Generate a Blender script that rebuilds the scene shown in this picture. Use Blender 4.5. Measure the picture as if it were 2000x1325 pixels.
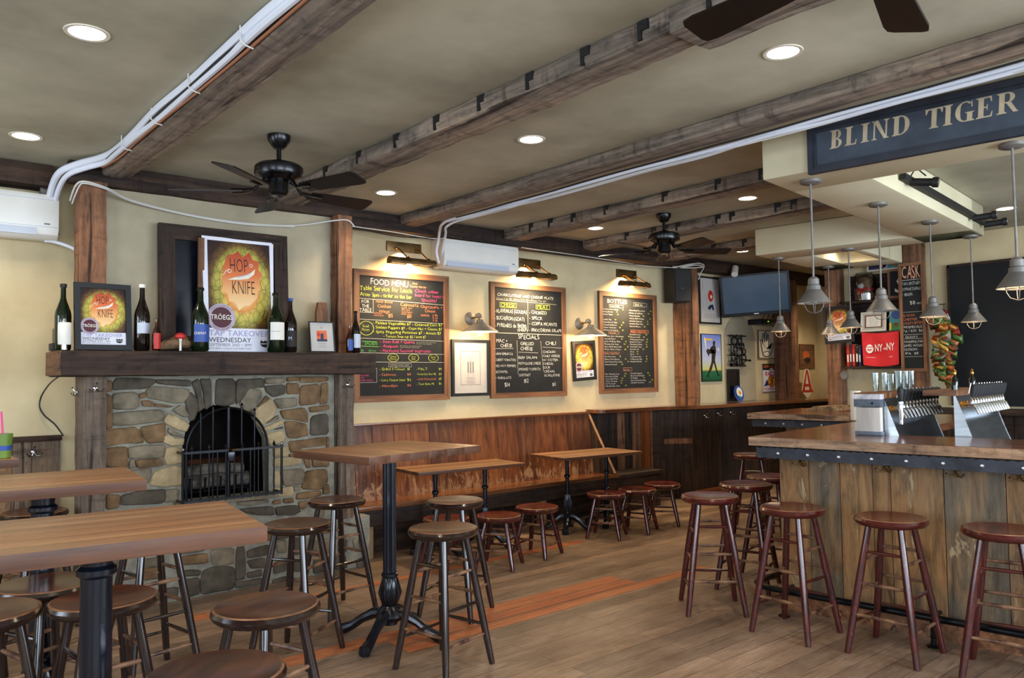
import bpy, bmesh, math, random
from mathutils import Matrix, Vector, Euler
random.seed(11)
PI = math.pi
SC = bpy.context.scene
COL = SC.collection
for o in list(bpy.data.objects):
    bpy.data.objects.remove(o, do_unlink=True)

# ------------------------------------------------------------------ camera
cam = bpy.data.cameras.new('camera')
cam.sensor_fit = 'HORIZONTAL'
cam.sensor_width = 36.0
cam.lens = 36.0 * 1528.41 / 2000.0
cam.clip_start = 0.05
camo = bpy.data.objects.new('camera', cam)
COL.objects.link(camo)
yaw, pitch, roll = (math.radians(a) for a in (40.0945, 2.7038, -0.7120))
F = Vector((math.sin(yaw)*math.cos(pitch), math.cos(yaw)*math.cos(pitch), math.sin(pitch)))
R0 = Vector((math.cos(yaw), -math.sin(yaw), 0))
U0 = R0.cross(F)
R1 = R0*math.cos(roll) + U0*math.sin(roll)
U1 = -R0*math.sin(roll) + U0*math.cos(roll)
camo.matrix_world = Matrix(((R1.x, U1.x, -F.x, 0), (R1.y, U1.y, -F.y, 0), (R1.z, U1.z, -F.z, 1.5), (0, 0, 0, 1)))
SC.camera = camo
cam.dof.use_dof = False

# ------------------------------------------------------------------ light and exposure
SC.view_settings.view_transform = 'Standard'
SC.view_settings.look = 'None'
SC.view_settings.gamma = 1.0
SC.view_settings.exposure = 0.0
SC.view_settings.use_curve_mapping = False
w = bpy.data.worlds.new('daylight')
SC.world = w
w.use_nodes = True
w.node_tree.nodes['Background'].inputs[0].default_value = (0.55, 0.72, 1.0, 1)
w.node_tree.nodes['Background'].inputs[1].default_value = 1.0

def window_light(name, loc, direction, sx, sy, power, color=(0.74, 0.86, 1.0)):
    l = bpy.data.lights.new(name, 'AREA')
    l.shape = 'RECTANGLE'; l.size = sx; l.size_y = sy
    l.energy = power; l.color = color
    o = bpy.data.objects.new(name, l); COL.objects.link(o)
    o.location = loc
    o.rotation_euler = Vector(direction).to_track_quat('-Z', 'Z').to_euler()
    return o
window_light('daylight_front', (-0.2, -2.75, 1.75), (0, 1, -0.12), 3.4, 1.9, 300)
window_light('daylight_front_right', (5.2, -2.75, 1.75), (-0.1, 1, -0.12), 5.2, 1.9, 540)
window_light('daylight_left', (-3.15, 0.2, 1.75), (1, 0.1, -0.12), 3.4, 1.9, 260)
window_light('daylight_left_far', (-3.15, 4.3, 1.75), (1, 0, -0.12), 2.4, 1.9, 120)

# ------------------------------------------------------------------ colours and materials
def lin(h, k=1.0):
    h = h.lstrip('#')
    c = [int(h[i:i+2], 16)/255 for i in (0, 2, 4)]
    return tuple((x/12.92 if x <= .04045 else ((x+.055)/1.055)**2.4)*k for x in c) + (1,)

class NT:
    def __init__(s, name):
        s.m = bpy.data.materials.new(name); s.m.use_nodes = True
        s.t = s.m.node_tree; s.n = s.t.nodes; s.l = s.t.links
        s.b = s.n['Principled BSDF']; s.out = s.n['Material Output']
    def node(s, typ, **kw):
        n = s.n.new(typ)
        for k, v in kw.items():
            if k.startswith('_'): setattr(n, k[1:], v)
            else: n.inputs[k.replace('__', ' ')].default_value = v
        return n
    def link(s, a, b): s.l.new(a, b)
    def coords(s, stretch=(1, 1, 1), kind='Object', rot=(0, 0, 0)):
        tc = s.n.new('ShaderNodeTexCoord'); mp = s.n.new('ShaderNodeMapping')
        mp.inputs['Scale'].default_value = stretch; mp.inputs['Rotation'].default_value = rot
        s.link(tc.outputs[kind], mp.inputs['Vector'])
        return mp.outputs['Vector']
    def noise(s, vec, scale, detail=4, rough=.55, dist=0.0):
        n = s.n.new('ShaderNodeTexNoise')
        n.inputs['Scale'].default_value = scale; n.inputs['Detail'].default_value = detail
        n.inputs['Roughness'].default_value = rough; n.inputs['Distortion'].default_value = dist
        s.link(vec, n.inputs['Vector']); return n.outputs['Fac']
    def ramp(s, fac, stops):
        r = s.n.new('ShaderNodeValToRGB'); e = r.color_ramp.elements
        while len(e) < len(stops): e.new(.5)
        for el, (p, c) in zip(e, stops): el.position = p; el.color = c
        s.link(fac, r.inputs['Fac']); return r.outputs['Color']
    def mix(s, fac, a, b, mode='MIX'):
        n = s.n.new('ShaderNodeMix'); n.data_type = 'RGBA'; n.blend_type = mode
        for sock, v in ((n.inputs[0], fac), (n.inputs[6], a), (n.inputs[7], b)):
            if isinstance(v, (int, float)): sock.default_value = v
            elif isinstance(v, tuple): sock.default_value = v
            else: s.link(v, sock)
        return n.outputs[2]
    def bump(s, fac, strength=.3, dist=.01):
        n = s.n.new('ShaderNodeBump'); n.inputs['Strength'].default_value = strength
        n.inputs['Distance'].default_value = dist
        s.link(fac, n.inputs['Height']); s.link(n.outputs['Normal'], s.b.inputs['Normal'])
    def set(s, rough=.5, metal=0.0, spec=.5, coat=0.0):
        s.b.inputs['Roughness'].default_value = rough; s.b.inputs['Metallic'].default_value = metal
        s.b.inputs['Specular IOR Level'].default_value = spec
        s.b.inputs['Coat Weight'].default_value = coat; s.b.inputs['Coat Roughness'].default_value = .12
        return s
    def color(s, c):
        if isinstance(c, tuple): s.b.inputs['Base Color'].default_value = c
        else: s.link(c, s.b.inputs['Base Color'])

def mottled(name, c1, c2, scale=3, rough=.6, metal=0., bump=0., spec=.5, stretch=(1, 1, 1), coat=0., bscale=None, lo=.35, hi=.65, kind='Object'):
    t = NT(name); v = t.coords(stretch, kind)
    f = t.noise(v, scale, 5, .6)
    t.color(t.ramp(f, [(lo, lin(c1)), (hi, lin(c2))]))
    t.set(rough, metal, spec, coat)
    if bump: t.bump(t.noise(v, bscale or scale*4, 5, .6), bump, .01)
    return t.m
def flat(name, c, rough=.5, metal=0., spec=.5, coat=0.):
    return mottled(name, c, c, 2, rough, metal, 0, spec, coat=coat)
def timber(name, dark, mid, light, axis, rough=.75, grain=26, bump=.5, patch=1.2, coat=0., spec=.3):
    """sawn wood, the grain running along one axis"""
    st = [1., 1., 1.]; st[axis] = .045
    t = NT(name); v = t.coords(tuple(st)); v0 = t.coords((1, 1, 1)); st2 = [1., 1., 1.]; st2[axis] = .3
    g = t.noise(v, grain, 8, .65, .4)
    p = t.noise(t.coords(tuple(st2)), patch, 5, .6)
    a = t.ramp(g, [(.28, lin(dark)), (.5, lin(mid)), (.74, lin(light))])
    b = t.ramp(p, [(.35, (.62, .63, .66, 1)), (.5, (.95, .92, .9, 1)), (.65, (1.16, 1.03, .91, 1))])
    c = t.mix(1.0, a, b, 'MULTIPLY')
    if bump > .65:                       # hewn faces: blotches, cracks and tool marks
        st3 = [1., 1., 1.]; st3[axis] = .35
        h = t.noise(t.coords(tuple(st3)), 14, 7, .7, 1.5)
        c = t.mix(1.0, c, t.ramp(h, [(.30, (.35, .33, .32, 1)), (.44, (.9, .9, .9, 1)), (.62, (1.1, 1.08, 1.05, 1)), (.72, (1.45, 1.4, 1.35, 1))]), 'MULTIPLY')
        st4 = [1., 1., 1.]; st4[axis] = .05; st5 = [.22, .22, .22]; st5[axis] = 1.
        ck = t.noise(t.coords(tuple(st4)), 17, 3, .5, .6); az = t.noise(t.coords(tuple(st5)), 15, 5, .6, .4)
        c = t.mix(1.0, c, t.ramp(ck, [(.335, (.28, .26, .25, 1)), (.375, (1, 1, 1, 1))]), 'MULTIPLY')
        c = t.mix(1.0, c, t.ramp(az, [(.32, (.55, .53, .52, 1)), (.42, (.97, .97, .97, 1)), (.66, (1.14, 1.12, 1.1, 1))]), 'MULTIPLY')
        h = t.mix(.5, h, az)
        g = t.mix(.55, g, h)
    t.color(c)
    t.set(rough, 0, spec, coat); t.bump(g, bump, .006 if bump <= .65 else .012)
    return t.m
def emit(name, c, strength):
    t = NT(name); t.color((0, 0, 0, 1))
    t.b.inputs['Emission Color'].default_value = lin(c); t.b.inputs['Emission Strength'].default_value = strength
    return t.m

M = {}
M['plaster'] = mottled('yellow_plaster', '#bba883', '#d6c69e', 1.3, .85, bump=.12, bscale=9, spec=.2)
M['plaster_grey'] = mottled('dim_chimney_plaster', '#978c75', '#b3a78c', 1.2, .85, bump=.12, bscale=9, spec=.2)  # darker than the main plaster, standing in for weaker light on the chimney
M['ceiling'] = mottled('ceiling_plaster', '#8d8772', '#c4bca4', 1.1, .8, bump=.1, bscale=6, spec=.25, lo=.25, hi=.75)
M['soffit'] = mottled('soffit_plaster', '#cdc2a0', '#d9cfaf', 1.4, .8, bump=.06, bscale=8, spec=.2)
for k, ax in (('x', 0), ('y', 1), ('z', 2)):
    M['beam_'+k] = timber('old_beam_'+k, '#3d3731', '#82766a', '#ab9d8c', ax, .88, 22, .9, 1.8)
    M['post_'+k] = timber('old_post_'+k, '#412c20', '#7d5840', '#9c7354', ax, .75, 22, .8, 1.6)
    M['dark_'+k] = timber('dark_timber_'+k, '#191310', '#382a22', '#503d30', ax, .75, 24, .7, 1.5)
    M['red_'+k] = timber('bench_wood_'+k, '#4a2816', '#7d4725', '#9a6238', ax, .38, 20, .35, 2.2, coat=.25)
    M['top_'+k] = timber('table_top_wood_'+k, '#7c573a', '#9a7250', '#b08860', ax, .38, 7, .12, 2.2, spec=.4)
    M['topedge_'+k] = timber('table_edge_wood_'+k, '#2e1c13', '#583927', '#6f4b36', ax, .45, 14, .2, 3.0)
    M['cut_'+k] = timber('bar_top_wood_'+k, '#3b2214', '#70452a', '#8d6040', ax, .22, 14, .15, 2.0, coat=.5)
    M['grey_'+k] = timber('weathered_post_'+k, '#3a3028', '#6f6053', '#8b7a6a', ax, .8, 22, .8, 2.0)
    M['frame_'+k] = timber('board_frame_wood_'+k, '#4d3424', '#7c573d', '#99714f', ax, .55, 24, .4, 2.5)
    M['barn_'+k] = timber('barn_board_'+k, '#4a3a2c', '#85694c', '#a58a66', ax, .75, 16, .7, 2.4)
M['edge'] = timber('bar_edge_wood', '#4e3d30', '#8d7560', '#b79d84', 1, .6, 24, .8, 3)
M['black'] = mottled('black_iron', '#0c0d10', '#17191d', 8, .32, .5, spec=.5)
M['gloss_black'] = mottled('gloss_black_enamel', '#0a0c12', '#131722', 6, .22, .2, spec=.6)
M['matte_black'] = flat('matte_black', '#101011', .6)
M['fan_black'] = flat('fan_black', '#0d0c0e', .25, .3)
M['fan_blade'] = timber('fan_blade_wood', '#120d0b', '#1c1411', '#261a15', 0, .4, 14, .1, 2)
M['stool_dark'] = mottled('dark_stool_finish', '#150d0b', '#281712', 6, .2, spec=.6, coat=.4)
M['stool_red'] = mottled('mahogany_stool_finish', '#2d0c0c', '#501713', 6, .2, spec=.6, coat=.4)
M['seat_worn'] = mottled('worn_brown_seat', '#27120a', '#61321c', 3, .25, spec=.5, stretch=(1, 4, 1), coat=.25)
M['seat_worn_red'] = mottled('worn_red_seat', '#3a100b', '#6e2418', 3, .2, spec=.5, stretch=(1, 4, 1), coat=.35)
M['seat_edge'] = mottled('worn_seat_edge', '#3a2016', '#8a5c3c', 9, .4)
M['rung'] = mottled('worn_rung', '#3a2018', '#8a6448', 14, .4, spec=.4)
M['white_plastic'] = mottled('white_plastic', '#d9d6cc', '#e2dfd6', 3, .35)
M['ac_grey'] = flat('pale_grey_plastic', '#b9c0cc', .4)
M['pipe_white'] = flat('white_pipe_wrap', '#dcdfe8', .4)
M['pipe_tan'] = flat('tan_wire', '#9a6242', .5)
M['cable_black'] = flat('black_cable', '#151414', .5)
M['cable_white'] = flat('white_cable', '#c9c6be', .5)
M['galv'] = mottled('galvanised_metal', '#686460', '#7f7972', 9, .5, .35, bump=.05)
M['galv_in'] = flat('shade_inside', '#d9d0bd', .6)
M['brass'] = mottled('aged_brass', '#4a361d', '#7d6036', 7, .38, .7)
M['brass_hi'] = flat('polished_brass', '#b98a45', .25, 1.)
M['chrome'] = flat('chrome', '#d2d4d8', .12, 1.)
M['steel'] = mottled('brushed_steel', '#9fa4a8', '#b9bec2', 3, .28, 1., stretch=(1, 1, 12))
M['iron_strip'] = mottled('blue_black_iron_strip', '#26272c', '#3c3d44', 9, .45, .5, bump=.1)
M['rivet'] = flat('pale_rivet', '#c3c3c6', .3, .8)
M['chalk'] = mottled('chalkboard_slate', '#191a1c', '#26282a', 2.2, .75, spec=.25)
M['bigboard'] = mottled('large_blackboard', '#16181b', '#202326', 1.2, .6, spec=.3)
for nm, c in dict(white='#d8d8d0', yellow='#c3d04a', pink='#e0508c', orange='#d98558', green='#63b04a', peach='#d79a7a', grey='#a5a59c').items():
    M['ck_'+nm] = flat('chalk_'+nm, c, .9, spec=.1)
M['mortar'] = mottled('mortar', '#77736a', '#94907f', 14, .9, bump=.5, bscale=50, spec=.15)
for k, (a, b) in dict(g=('#5c5344', '#8a7d68'), b=('#52402c', '#86694a'), t=('#8c7a5a', '#b8a27c'), d=('#40392f', '#5f564a')).items():
    M['stone_'+k] = mottled('field_stone_'+k, a, b, 9, .85, bump=.9, bscale=26, spec=.2, lo=.3, hi=.7)
M['soot'] = mottled('sooty_firebrick', '#0c0a0a', '#1d1614', 5, .95, bump=.4, spec=.1)
M['rust'] = mottled('rusty_firebrick', '#2c1a12', '#6b3a22', 6, .95, bump=.4, spec=.1)
M['ash'] = mottled('pale_ash_logs', '#3a332d', '#7d746a', 18, .95, bump=.5)
M['print_paper'] = mottled('print_paper', '#b3ada6', '#bdb7b0', 4, .7, spec=.2)
M['paper'] = mottled('white_paper', '#e2dccf', '#ece7dc', 4, .7, spec=.2)
M['paper_cool'] = mottled('cool_white_paper', '#d9d8e2', '#e3e2ea', 4, .6, spec=.2)
M['ink'] = flat('dark_ink', '#1c1414', .7)
M['ink_grey'] = flat('grey_ink', '#6d6a70', .7)
M['ink_lilac'] = flat('lilac_ink', '#a09dc0', .7)
M['badge'] = flat('badge_grey_lilac', '#b3a3b0', .6)
M['ink_maroon'] = flat('maroon_ink', '#4c1420', .6)
M['ink_orange'] = mottled('orange_print', '#c9481f', '#dd7a3a', 3, .6)
M['ink_cream'] = flat('cream_ink', '#e6dcc6', .7)
M['red'] = mottled('red_cloth', '#c5161b', '#d6242a', 5, .7)
M['red_flat'] = flat('red_paint', '#b8281e', .5)
M['blue'] = flat('blue_paint', '#2b4a94', .5)
M['navy'] = flat('navy_paint', '#20284a', .5)
M['yellow'] = flat('yellow_paint', '#d9b23a', .5)
M['green'] = mottled('green_paint', '#1f6b3a', '#2f8a4c', 4, .5)
M['smoothie'] = mottled('green_smoothie', '#566f22', '#6f8a30', 5, .4)
M['teal'] = flat('teal_paint', '#3d8a96', .5)
M['sign_blue'] = mottled('slate_blue_paint', '#2b313c', '#414a57', 3.5, .5, bump=.1)
M['sign_trim'] = mottled('dark_sign_frame', '#1f232c', '#2e343f', 4, .4)
M['sign_gold'] = mottled('faded_gold_paint', '#a8977a', '#c2b190', 9, .6)
M['glass_green'] = None
def glassy(name, c, rough=.06, alpha=None):
    t = NT(name); t.color(lin(c)); t.set(rough, 0, .6, .3)
    return t.m
M['glass_green'] = glassy('dark_green_glass', '#0a1808')
M['glass_brown'] = glassy('dark_brown_glass', '#120a08')
M['glass_black'] = glassy('black_glass', '#0a0a0c')
M['lamp_bulb'] = emit('wall_lamp_bulb', '#ffdfae', 16)
M['bulb'] = emit('warm_bulb', '#ffcf90', 2.6)
M['can_glow'] = emit('downlight_glow', '#fff0d8', 14)
M['tube_glow'] = emit('picture_lamp_glow', '#ffdca8', 12)
M['led'] = emit('green_led', '#9cff20', 3)
def clear(name, tint='#ffffff', gloss=.12):
    t = NT(name)
    tr = t.n.new('ShaderNodeBsdfTransparent'); tr.inputs[0].default_value = lin(tint)
    gl = t.n.new('ShaderNodeBsdfGlossy'); gl.inputs['Roughness'].default_value = .04
    mx = t.n.new('ShaderNodeMixShader'); mx.inputs[0].default_value = gloss
    t.link(tr.outputs[0], mx.inputs[1]); t.link(gl.outputs[0], mx.inputs[2]); t.link(mx.outputs[0], t.out.inputs['Surface'])
    return t.m
M['pane'] = clear('window_glass', '#ffffff', .06)
M['clear'] = clear('clear_drinking_glass', '#e6ebea', .10)
M['amber'] = clear('amber_drink', '#b5773a', .15)

# barn boards for the bar front: patchy remains of old paint
def barn_front(name, tone):
    t = NT(name); v = t.coords((1, 1, .09)); v2 = t.coords((1, 1, .35))
    g = t.noise(v, 26, 8, .65, .3); p = t.noise(v2, 3.2, 6, .65, .6); q = t.noise(v2, 6.5, 6, .7, 1.2)
    a = t.ramp(g, [(.25, lin('#3c2f24')), (.5, lin(tone)), (.75, lin('#b8925f'))])
    b = t.ramp(p, [(.36, lin('#4f4a42')), (.5, lin(tone)), (.68, lin('#a3713f'))])
    c = t.mix(.55, a, b)
    k = t.ramp(q, [(.60, (0, 0, 0, 1)), (.64, (1, 1, 1, 1))])
    gr = t.ramp(t.noise(t.coords((1, 1, .16)), 11, 8, .75, 1.0), [(.34, (.30, .29, .28, 1)), (.5, (.85, .84, .83, 1)), (.66, (1.15, 1.12, 1.08, 1))])
    c = t.mix(1.0, c, gr, 'MULTIPLY')
    t.color(t.mix(k, c, lin('#a8926f'))); t.set(.62, 0, .35); t.bump(g, .6, .006)
    return t.m
M['barn_a'] = barn_front('bar_board_brown', '#8f6a44')
M['barn_b'] = barn_front('bar_board_grey', '#6f6250')
M['barn_c'] = barn_front('bar_board_tan', '#9c744a')
# bench back: red-brown boards whose finish has flaked off near the seat
def bench_back(name, tone):
    t = NT(name); v = t.coords((1, 1, .08)); v2 = t.coords((1, 1, .5))
    g = t.noise(v, 22, 8, .6, .3); q = t.noise(v2, 16, 8, .75, .6)
    tc = t.n.new('ShaderNodeTexCoord'); sp = t.n.new('ShaderNodeSeparateXYZ'); t.link(tc.outputs['Object'], sp.inputs[0])
    mr = t.n.new('ShaderNodeMapRange'); t.link(sp.outputs['Z'], mr.inputs['Value'])
    for i, val in ((1, .44), (2, .85), (3, .17), (4, -.10)): mr.inputs[i].default_value = val
    ad = t.n.new('ShaderNodeMath'); ad.operation = 'ADD'; t.link(q, ad.inputs[0]); t.link(mr.outputs[0], ad.inputs[1])
    a = t.ramp(g, [(.25, lin('#351b0f')), (.5, lin(tone)), (.75, lin('#8a5a34'))])
    k = t.ramp(ad.outputs[0], [(.63, (0, 0, 0, 1)), (.68, (1, 1, 1, 1))])
    t.color(t.mix(k, a, t.ramp(q, [(.4, lin('#7d5236')), (.65, lin('#a5805c'))]))); t.set(.42, 0, .4, .15); t.bump(g, .35, .006)
    return t.m
M['bench_back'] = bench_back('bench_back_boards', '#6e3d22')
M['bench_back_b'] = bench_back('bench_back_boards_dark', '#583220')
M['bench_back_c'] = bench_back('bench_back_boards_orange', '#7d4723')
# floor: long worn boards running along X
def floor_mat(name, c1, c2, c3):
    t = NT(name); v = t.coords((1, 1, 1))
    br = t.n.new('ShaderNodeTexBrick'); t.link(v, br.inputs['Vector'])
    br.offset = .37; br.squash = 1.0
    for k_, val in dict(Scale=1.0, Bias=0.0).items(): br.inputs[k_].default_value = val
    br.inputs['Mortar Size'].default_value = .0016; br.inputs['Mortar Smooth'].default_value = .4
    br.inputs['Brick Width'].default_value = 1.75; br.inputs['Row Height'].default_value = .118
    br.inputs['Color1'].default_value = lin(c1); br.inputs['Color2'].default_value = lin(c2); br.inputs['Mortar'].default_value = lin('#2b211a')
    g = t.noise(t.coords((.08, 1, 1)), 48, 9, .72, 1.2); p = t.noise(t.coords((.5, 1, 1)), 2.2, 7, .7)
    gr = t.ramp(g, [(.3, (.52, .49, .46, 1)), (.5, (.98, .97, .96, 1)), (.75, (1.3, 1.25, 1.18, 1))])
    pr = t.ramp(p, [(.35, lin(c3)), (.65, (1, 1, 1, 1))])
    c = t.mix(1., t.mix(1., br.outputs['Color'], gr, 'MULTIPLY'), pr, 'MULTIPLY')
    t.color(c); t.set(.42, 0, .4); 
    mh = t.mix(.5, g, br.outputs['Fac'])
    t.bump(mh, .25, .004)
    return t.m
M['floor'] = floor_mat('worn_floor_boards', '#857160', '#aa8f78', '#b8aca2')
M['floor_new'] = floor_mat('newer_red_floor_boards', '#b0663f', '#c07a50', '#e6d8cc')

# printed poster: cones of green hops round a glowing centre
def hop_print():
    t = NT('hop_poster_print'); tc = t.n.new('ShaderNodeTexCoord')
    mp = t.n.new('ShaderNodeMapping'); t.link(tc.outputs['UV'], mp.inputs['Vector'])
    mp.inputs['Location'].default_value = (-.53, -.47, 0)
    ln = t.n.new('ShaderNodeVectorMath'); ln.operation = 'LENGTH'; t.link(mp.outputs[0], ln.inputs[0])
    vo = t.n.new('ShaderNodeTexVoronoi'); vo.feature = 'DISTANCE_TO_EDGE'; vo.inputs['Scale'].default_value = 11
    t.link(tc.outputs['UV'], vo.inputs['Vector'])
    vc = t.n.new('ShaderNodeTexVoronoi'); vc.inputs['Scale'].default_value = 11; t.link(tc.outputs['UV'], vc.inputs['Vector'])
    base = t.ramp(ln.outputs['Value'], [(0, lin('#f3dcae')), (.17, lin('#ecc27c')), (.27, lin('#dd8f45')), (.33, lin('#cdb95c')), (.43, lin('#a9a048')), (.50, lin('#6a4a1c')), (.60, lin('#33140c')), (.75, lin('#240d09'))])
    shade = t.ramp(vc.outputs['Distance'], [(0, (1.15, 1.15, 1.0, 1)), (.9, (.75, .72, .55, 1))])
    lines = t.ramp(vo.outputs['Distance'], [(.006, lin('#5a4a1a')), (.026, (1, 1, 1, 1))])
    hop = t.mix(1., t.mix(1., base, shade, 'MULTIPLY'), lines, 'MULTIPLY')
    k = t.ramp(ln.outputs['Value'], [(.26, (0, 0, 0, 1)), (.31, (1, 1, 1, 1))])
    t.color(t.mix(k, base, hop)); t.set(.45, 0, .3)
    return t.m
M['hop'] = hop_print()
def burst():
    t = NT('orange_burst_print'); tc = t.n.new('ShaderNodeTexCoord'); sp = t.n.new('ShaderNodeSeparateXYZ'); t.link(tc.outputs['UV'], sp.inputs[0])
    t.color(t.ramp(sp.outputs['Y'], [(0, lin('#f0d3a0')), (.3, lin('#e8b070')), (.6, lin('#d6713c')), (1, lin('#a83a1c'))])); t.set(.45, 0, .3); return t.m
M['burst'] = burst()
def bands(name, stops):
    t = NT(name); tc = t.n.new('ShaderNodeTexCoord'); sp = t.n.new('ShaderNodeSeparateXYZ'); t.link(tc.outputs['UV'], sp.inputs[0])
    t.color(t.ramp(sp.outputs['Y'], stops)); t.set(.5); return t.m
M['bat_sky'] = bands('batter_painting_ground', [(0, lin('#14482c')), (.19, lin('#1f6b42')), (.20, lin('#1d3a3a')), (.25, lin('#c9c96a')), (.45, lin('#b9bccf')), (1, lin('#6a7fc9'))])
M['screen'] = mottled('switched_off_screen', '#31475c', '#3d566c', 1.2, .16, spec=.8)

# ------------------------------------------------------------------ mesh builder
_TXT = {}
def glyphs(s, shear=0., off=0.):
    key = (s, shear, off)
    if key in _TXT: return _TXT[key]
    cu = bpy.data.curves.new('t', 'FONT'); cu.body = s; cu.size = 1.0; cu.resolution_u = 2
    cu.shear = shear; cu.offset = off; cu.fill_mode = 'FRONT'
    ob = bpy.data.objects.new('t', cu)
    me = ob.to_mesh()
    vs = [(v.co.x, v.co.y) for v in me.vertices]; fs = [tuple(p.vertices) for p in me.polygons]
    ob.to_mesh_clear(); bpy.data.objects.remove(ob); bpy.data.curves.remove(cu)
    if vs:
        x0 = min(v[0] for v in vs); x1 = max(v[0] for v in vs)
        vs = [(x-x0, y) for x, y in vs]; wd = x1-x0
    else: wd = 0
    _TXT[key] = (vs, fs, wd); return _TXT[key]

class Fr:
    """a flat face in space: origin, right, up, and outward normal"""
    def __init__(s, o, ex, ez=(0, 0, 1)):
        s.o = Vector(o); s.x = Vector(ex).normalized(); s.z = Vector(ez).normalized(); s.n = s.x.cross(s.z)
    def p(s, x, y, d=0.0): return s.o + s.x*x + s.z*y + s.n*d
    def out(s, x=0., y=0., d=0.):
        o = s.p(x, y, d)
        return Matrix(((s.x.x, s.z.x, s.n.x, o.x), (s.x.y, s.z.y, s.n.y, o.y), (s.x.z, s.z.z, s.n.z, o.z), (0, 0, 0, 1)))
    def mat(s): return Matrix((( s.x.x, s.n.x, s.z.x, s.o.x), (s.x.y, s.n.y, s.z.y, s.o.y), (s.x.z, s.n.z, s.z.z, s.o.z), (0, 0, 0, 1)))

class MB:
    def __init__(s, *mats):
        s.bm = bmesh.new(); s.mats = list(mats); s.mi = 0
        s.uv = s.bm.loops.layers.uv.new('UVMap')
    def use(s, key):
        if key not in s.mats: s.mats.append(key)
        s.mi = s.mats.index(key); return s
    def _f(s, vs):
        try: f = s.bm.faces.new(vs)
        except ValueError: return None
        f.material_index = s.mi; f.smooth = True; return f
    def verts(s, pts): return [s.bm.verts.new(p) for p in pts]
    def box(s, a, b, bev=0.0, mat=None):
        """box between corners a and b, optional bevel, optional transform"""
        x0, y0, z0 = (min(a[i], b[i]) for i in range(3)); x1, y1, z1 = (max(a[i], b[i]) for i in range(3))
        t = bmesh.new()
        vs = [t.verts.new((x, y, z)) for x in (x0, x1) for y in (y0, y1) for z in (z0, z1)]
        for q in ((0, 1, 3, 2), (4, 6, 7, 5), (0, 4, 5, 1), (2, 3, 7, 6), (0, 2, 6, 4), (1, 5, 7, 3)): t.faces.new([vs[i] for i in q])
        if bev: bmesh.ops.bevel(t, geom=list(t.edges), offset=bev, segments=2, affect='EDGES', profile=.6)
        s._merge(t, mat); return s
    def _merge(s, t, mat=None):
        mp = {}
        for v in t.verts: mp[v] = s.bm.verts.new(mat @ v.co if mat else v.co)
        for f in t.faces:
            s._f([mp[v] for v in f.verts])
        t.free()
    def lathe(s, prof, base=(0, 0, 0), seg=24, axis=None, cap=True, mat=None):
        """prof: (radius, height) pairs turned about a vertical line through base"""
        m = mat or Matrix.Translation(base)
        rings = []
        for r, z in prof:
            if r < 1e-5: rings.append([s.bm.verts.new(m @ Vector((0, 0, z)))])
            else: rings.append([s.bm.verts.new(m @ Vector((r*math.cos(2*PI*i/seg), r*math.sin(2*PI*i/seg), z))) for i in range(seg)])
        for a, b in zip(rings, rings[1:]):
            for i in range(seg):
                j = (i+1) % seg
                if len(a) == 1 and len(b) == 1: continue
                if len(a) == 1: s._f([a[0], b[j], b[i]])
                elif len(b) == 1: s._f([a[i], a[j], b[0]])
                else: s._f([a[i], a[j], b[j], b[i]])
        if cap:
            if len(rings[0]) > 1: s._f(list(reversed(rings[0])))
            if len(rings[-1]) > 1: s._f(rings[-1])
        return s
    def tube(s, pts, r, seg=8, closed=False, cap=True):
        """round bar along points; r a number or one radius per point"""
        pts = [Vector(p) for p in pts]; n = len(pts)
        rr = r if isinstance(r, (list, tuple)) else [r]*n
        rings = []; prev = None
        for i, p in enumerate(pts):
            if closed: d = pts[(i+1) % n]-pts[i-1]
            else: d = (pts[min(i+1, n-1)]-pts[max(i-1, 0)])
            d.normalize()
            if prev is None:
                a = Vector((0, 0, 1)) if abs(d.z) < .9 else Vector((1, 0, 0))
                nx = d.cross(a).normalized()
            else:
                nx = (prev - d*prev.dot(d)).normalized()
            prev = nx; ny = d.cross(nx)
            rings.append([s.bm.verts.new(p + (nx*math.cos(2*PI*k/seg)+ny*math.sin(2*PI*k/seg))*rr[i]) for k in range(seg)])
        pairs = list(zip(rings, rings[1:])) + ([(rings[-1], rings[0])] if closed else [])
        for a, b in pairs:
            for k in range(seg):
                j = (k+1) % seg; s._f([a[k], a[j], b[j], b[k]])
        if cap and not closed: s._f(list(reversed(rings[0]))); s._f(rings[-1])
        return s
    def prism(s, poly, fr, d0, d1):
        """outline in the frame's plane, pushed from depth d0 to d1 along its normal"""
        a = s.verts(fr.p(x, y, d0) for x, y in poly); b = s.verts(fr.p(x, y, d1) for x, y in poly)
        s._f(list(reversed(a))); s._f(b)
        n = len(poly)
        for i in range(n): s._f([a[i], a[(i+1) % n], b[(i+1) % n], b[i]])
        return s
    def poly(s, pts, fr, d=0.):
        s._f(s.verts(fr.p(x, y, d) for x, y in pts)); return s
    def disc(s, x, y, rx, ry, fr, d=0., n=24, a0=0, a1=2*PI):
        return s.poly([(x+rx*math.cos(a0+(a1-a0)*i/n), y+ry*math.sin(a0+(a1-a0)*i/n)) for i in range(n)], fr, d)
    def ring(s, x, y, r0, r1, fr, d=0., n=28, sy=1.):
        a = s.verts(fr.p(x+r0*math.cos(2*PI*i/n), y+sy*r0*math.sin(2*PI*i/n), d) for i in range(n))
        b = s.verts(fr.p(x+r1*math.cos(2*PI*i/n), y+sy*r1*math.sin(2*PI*i/n), d) for i in range(n))
        for i in range(n): j = (i+1) % n; s._f([a[i], b[i], b[j], a[j]])
        return s
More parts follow.
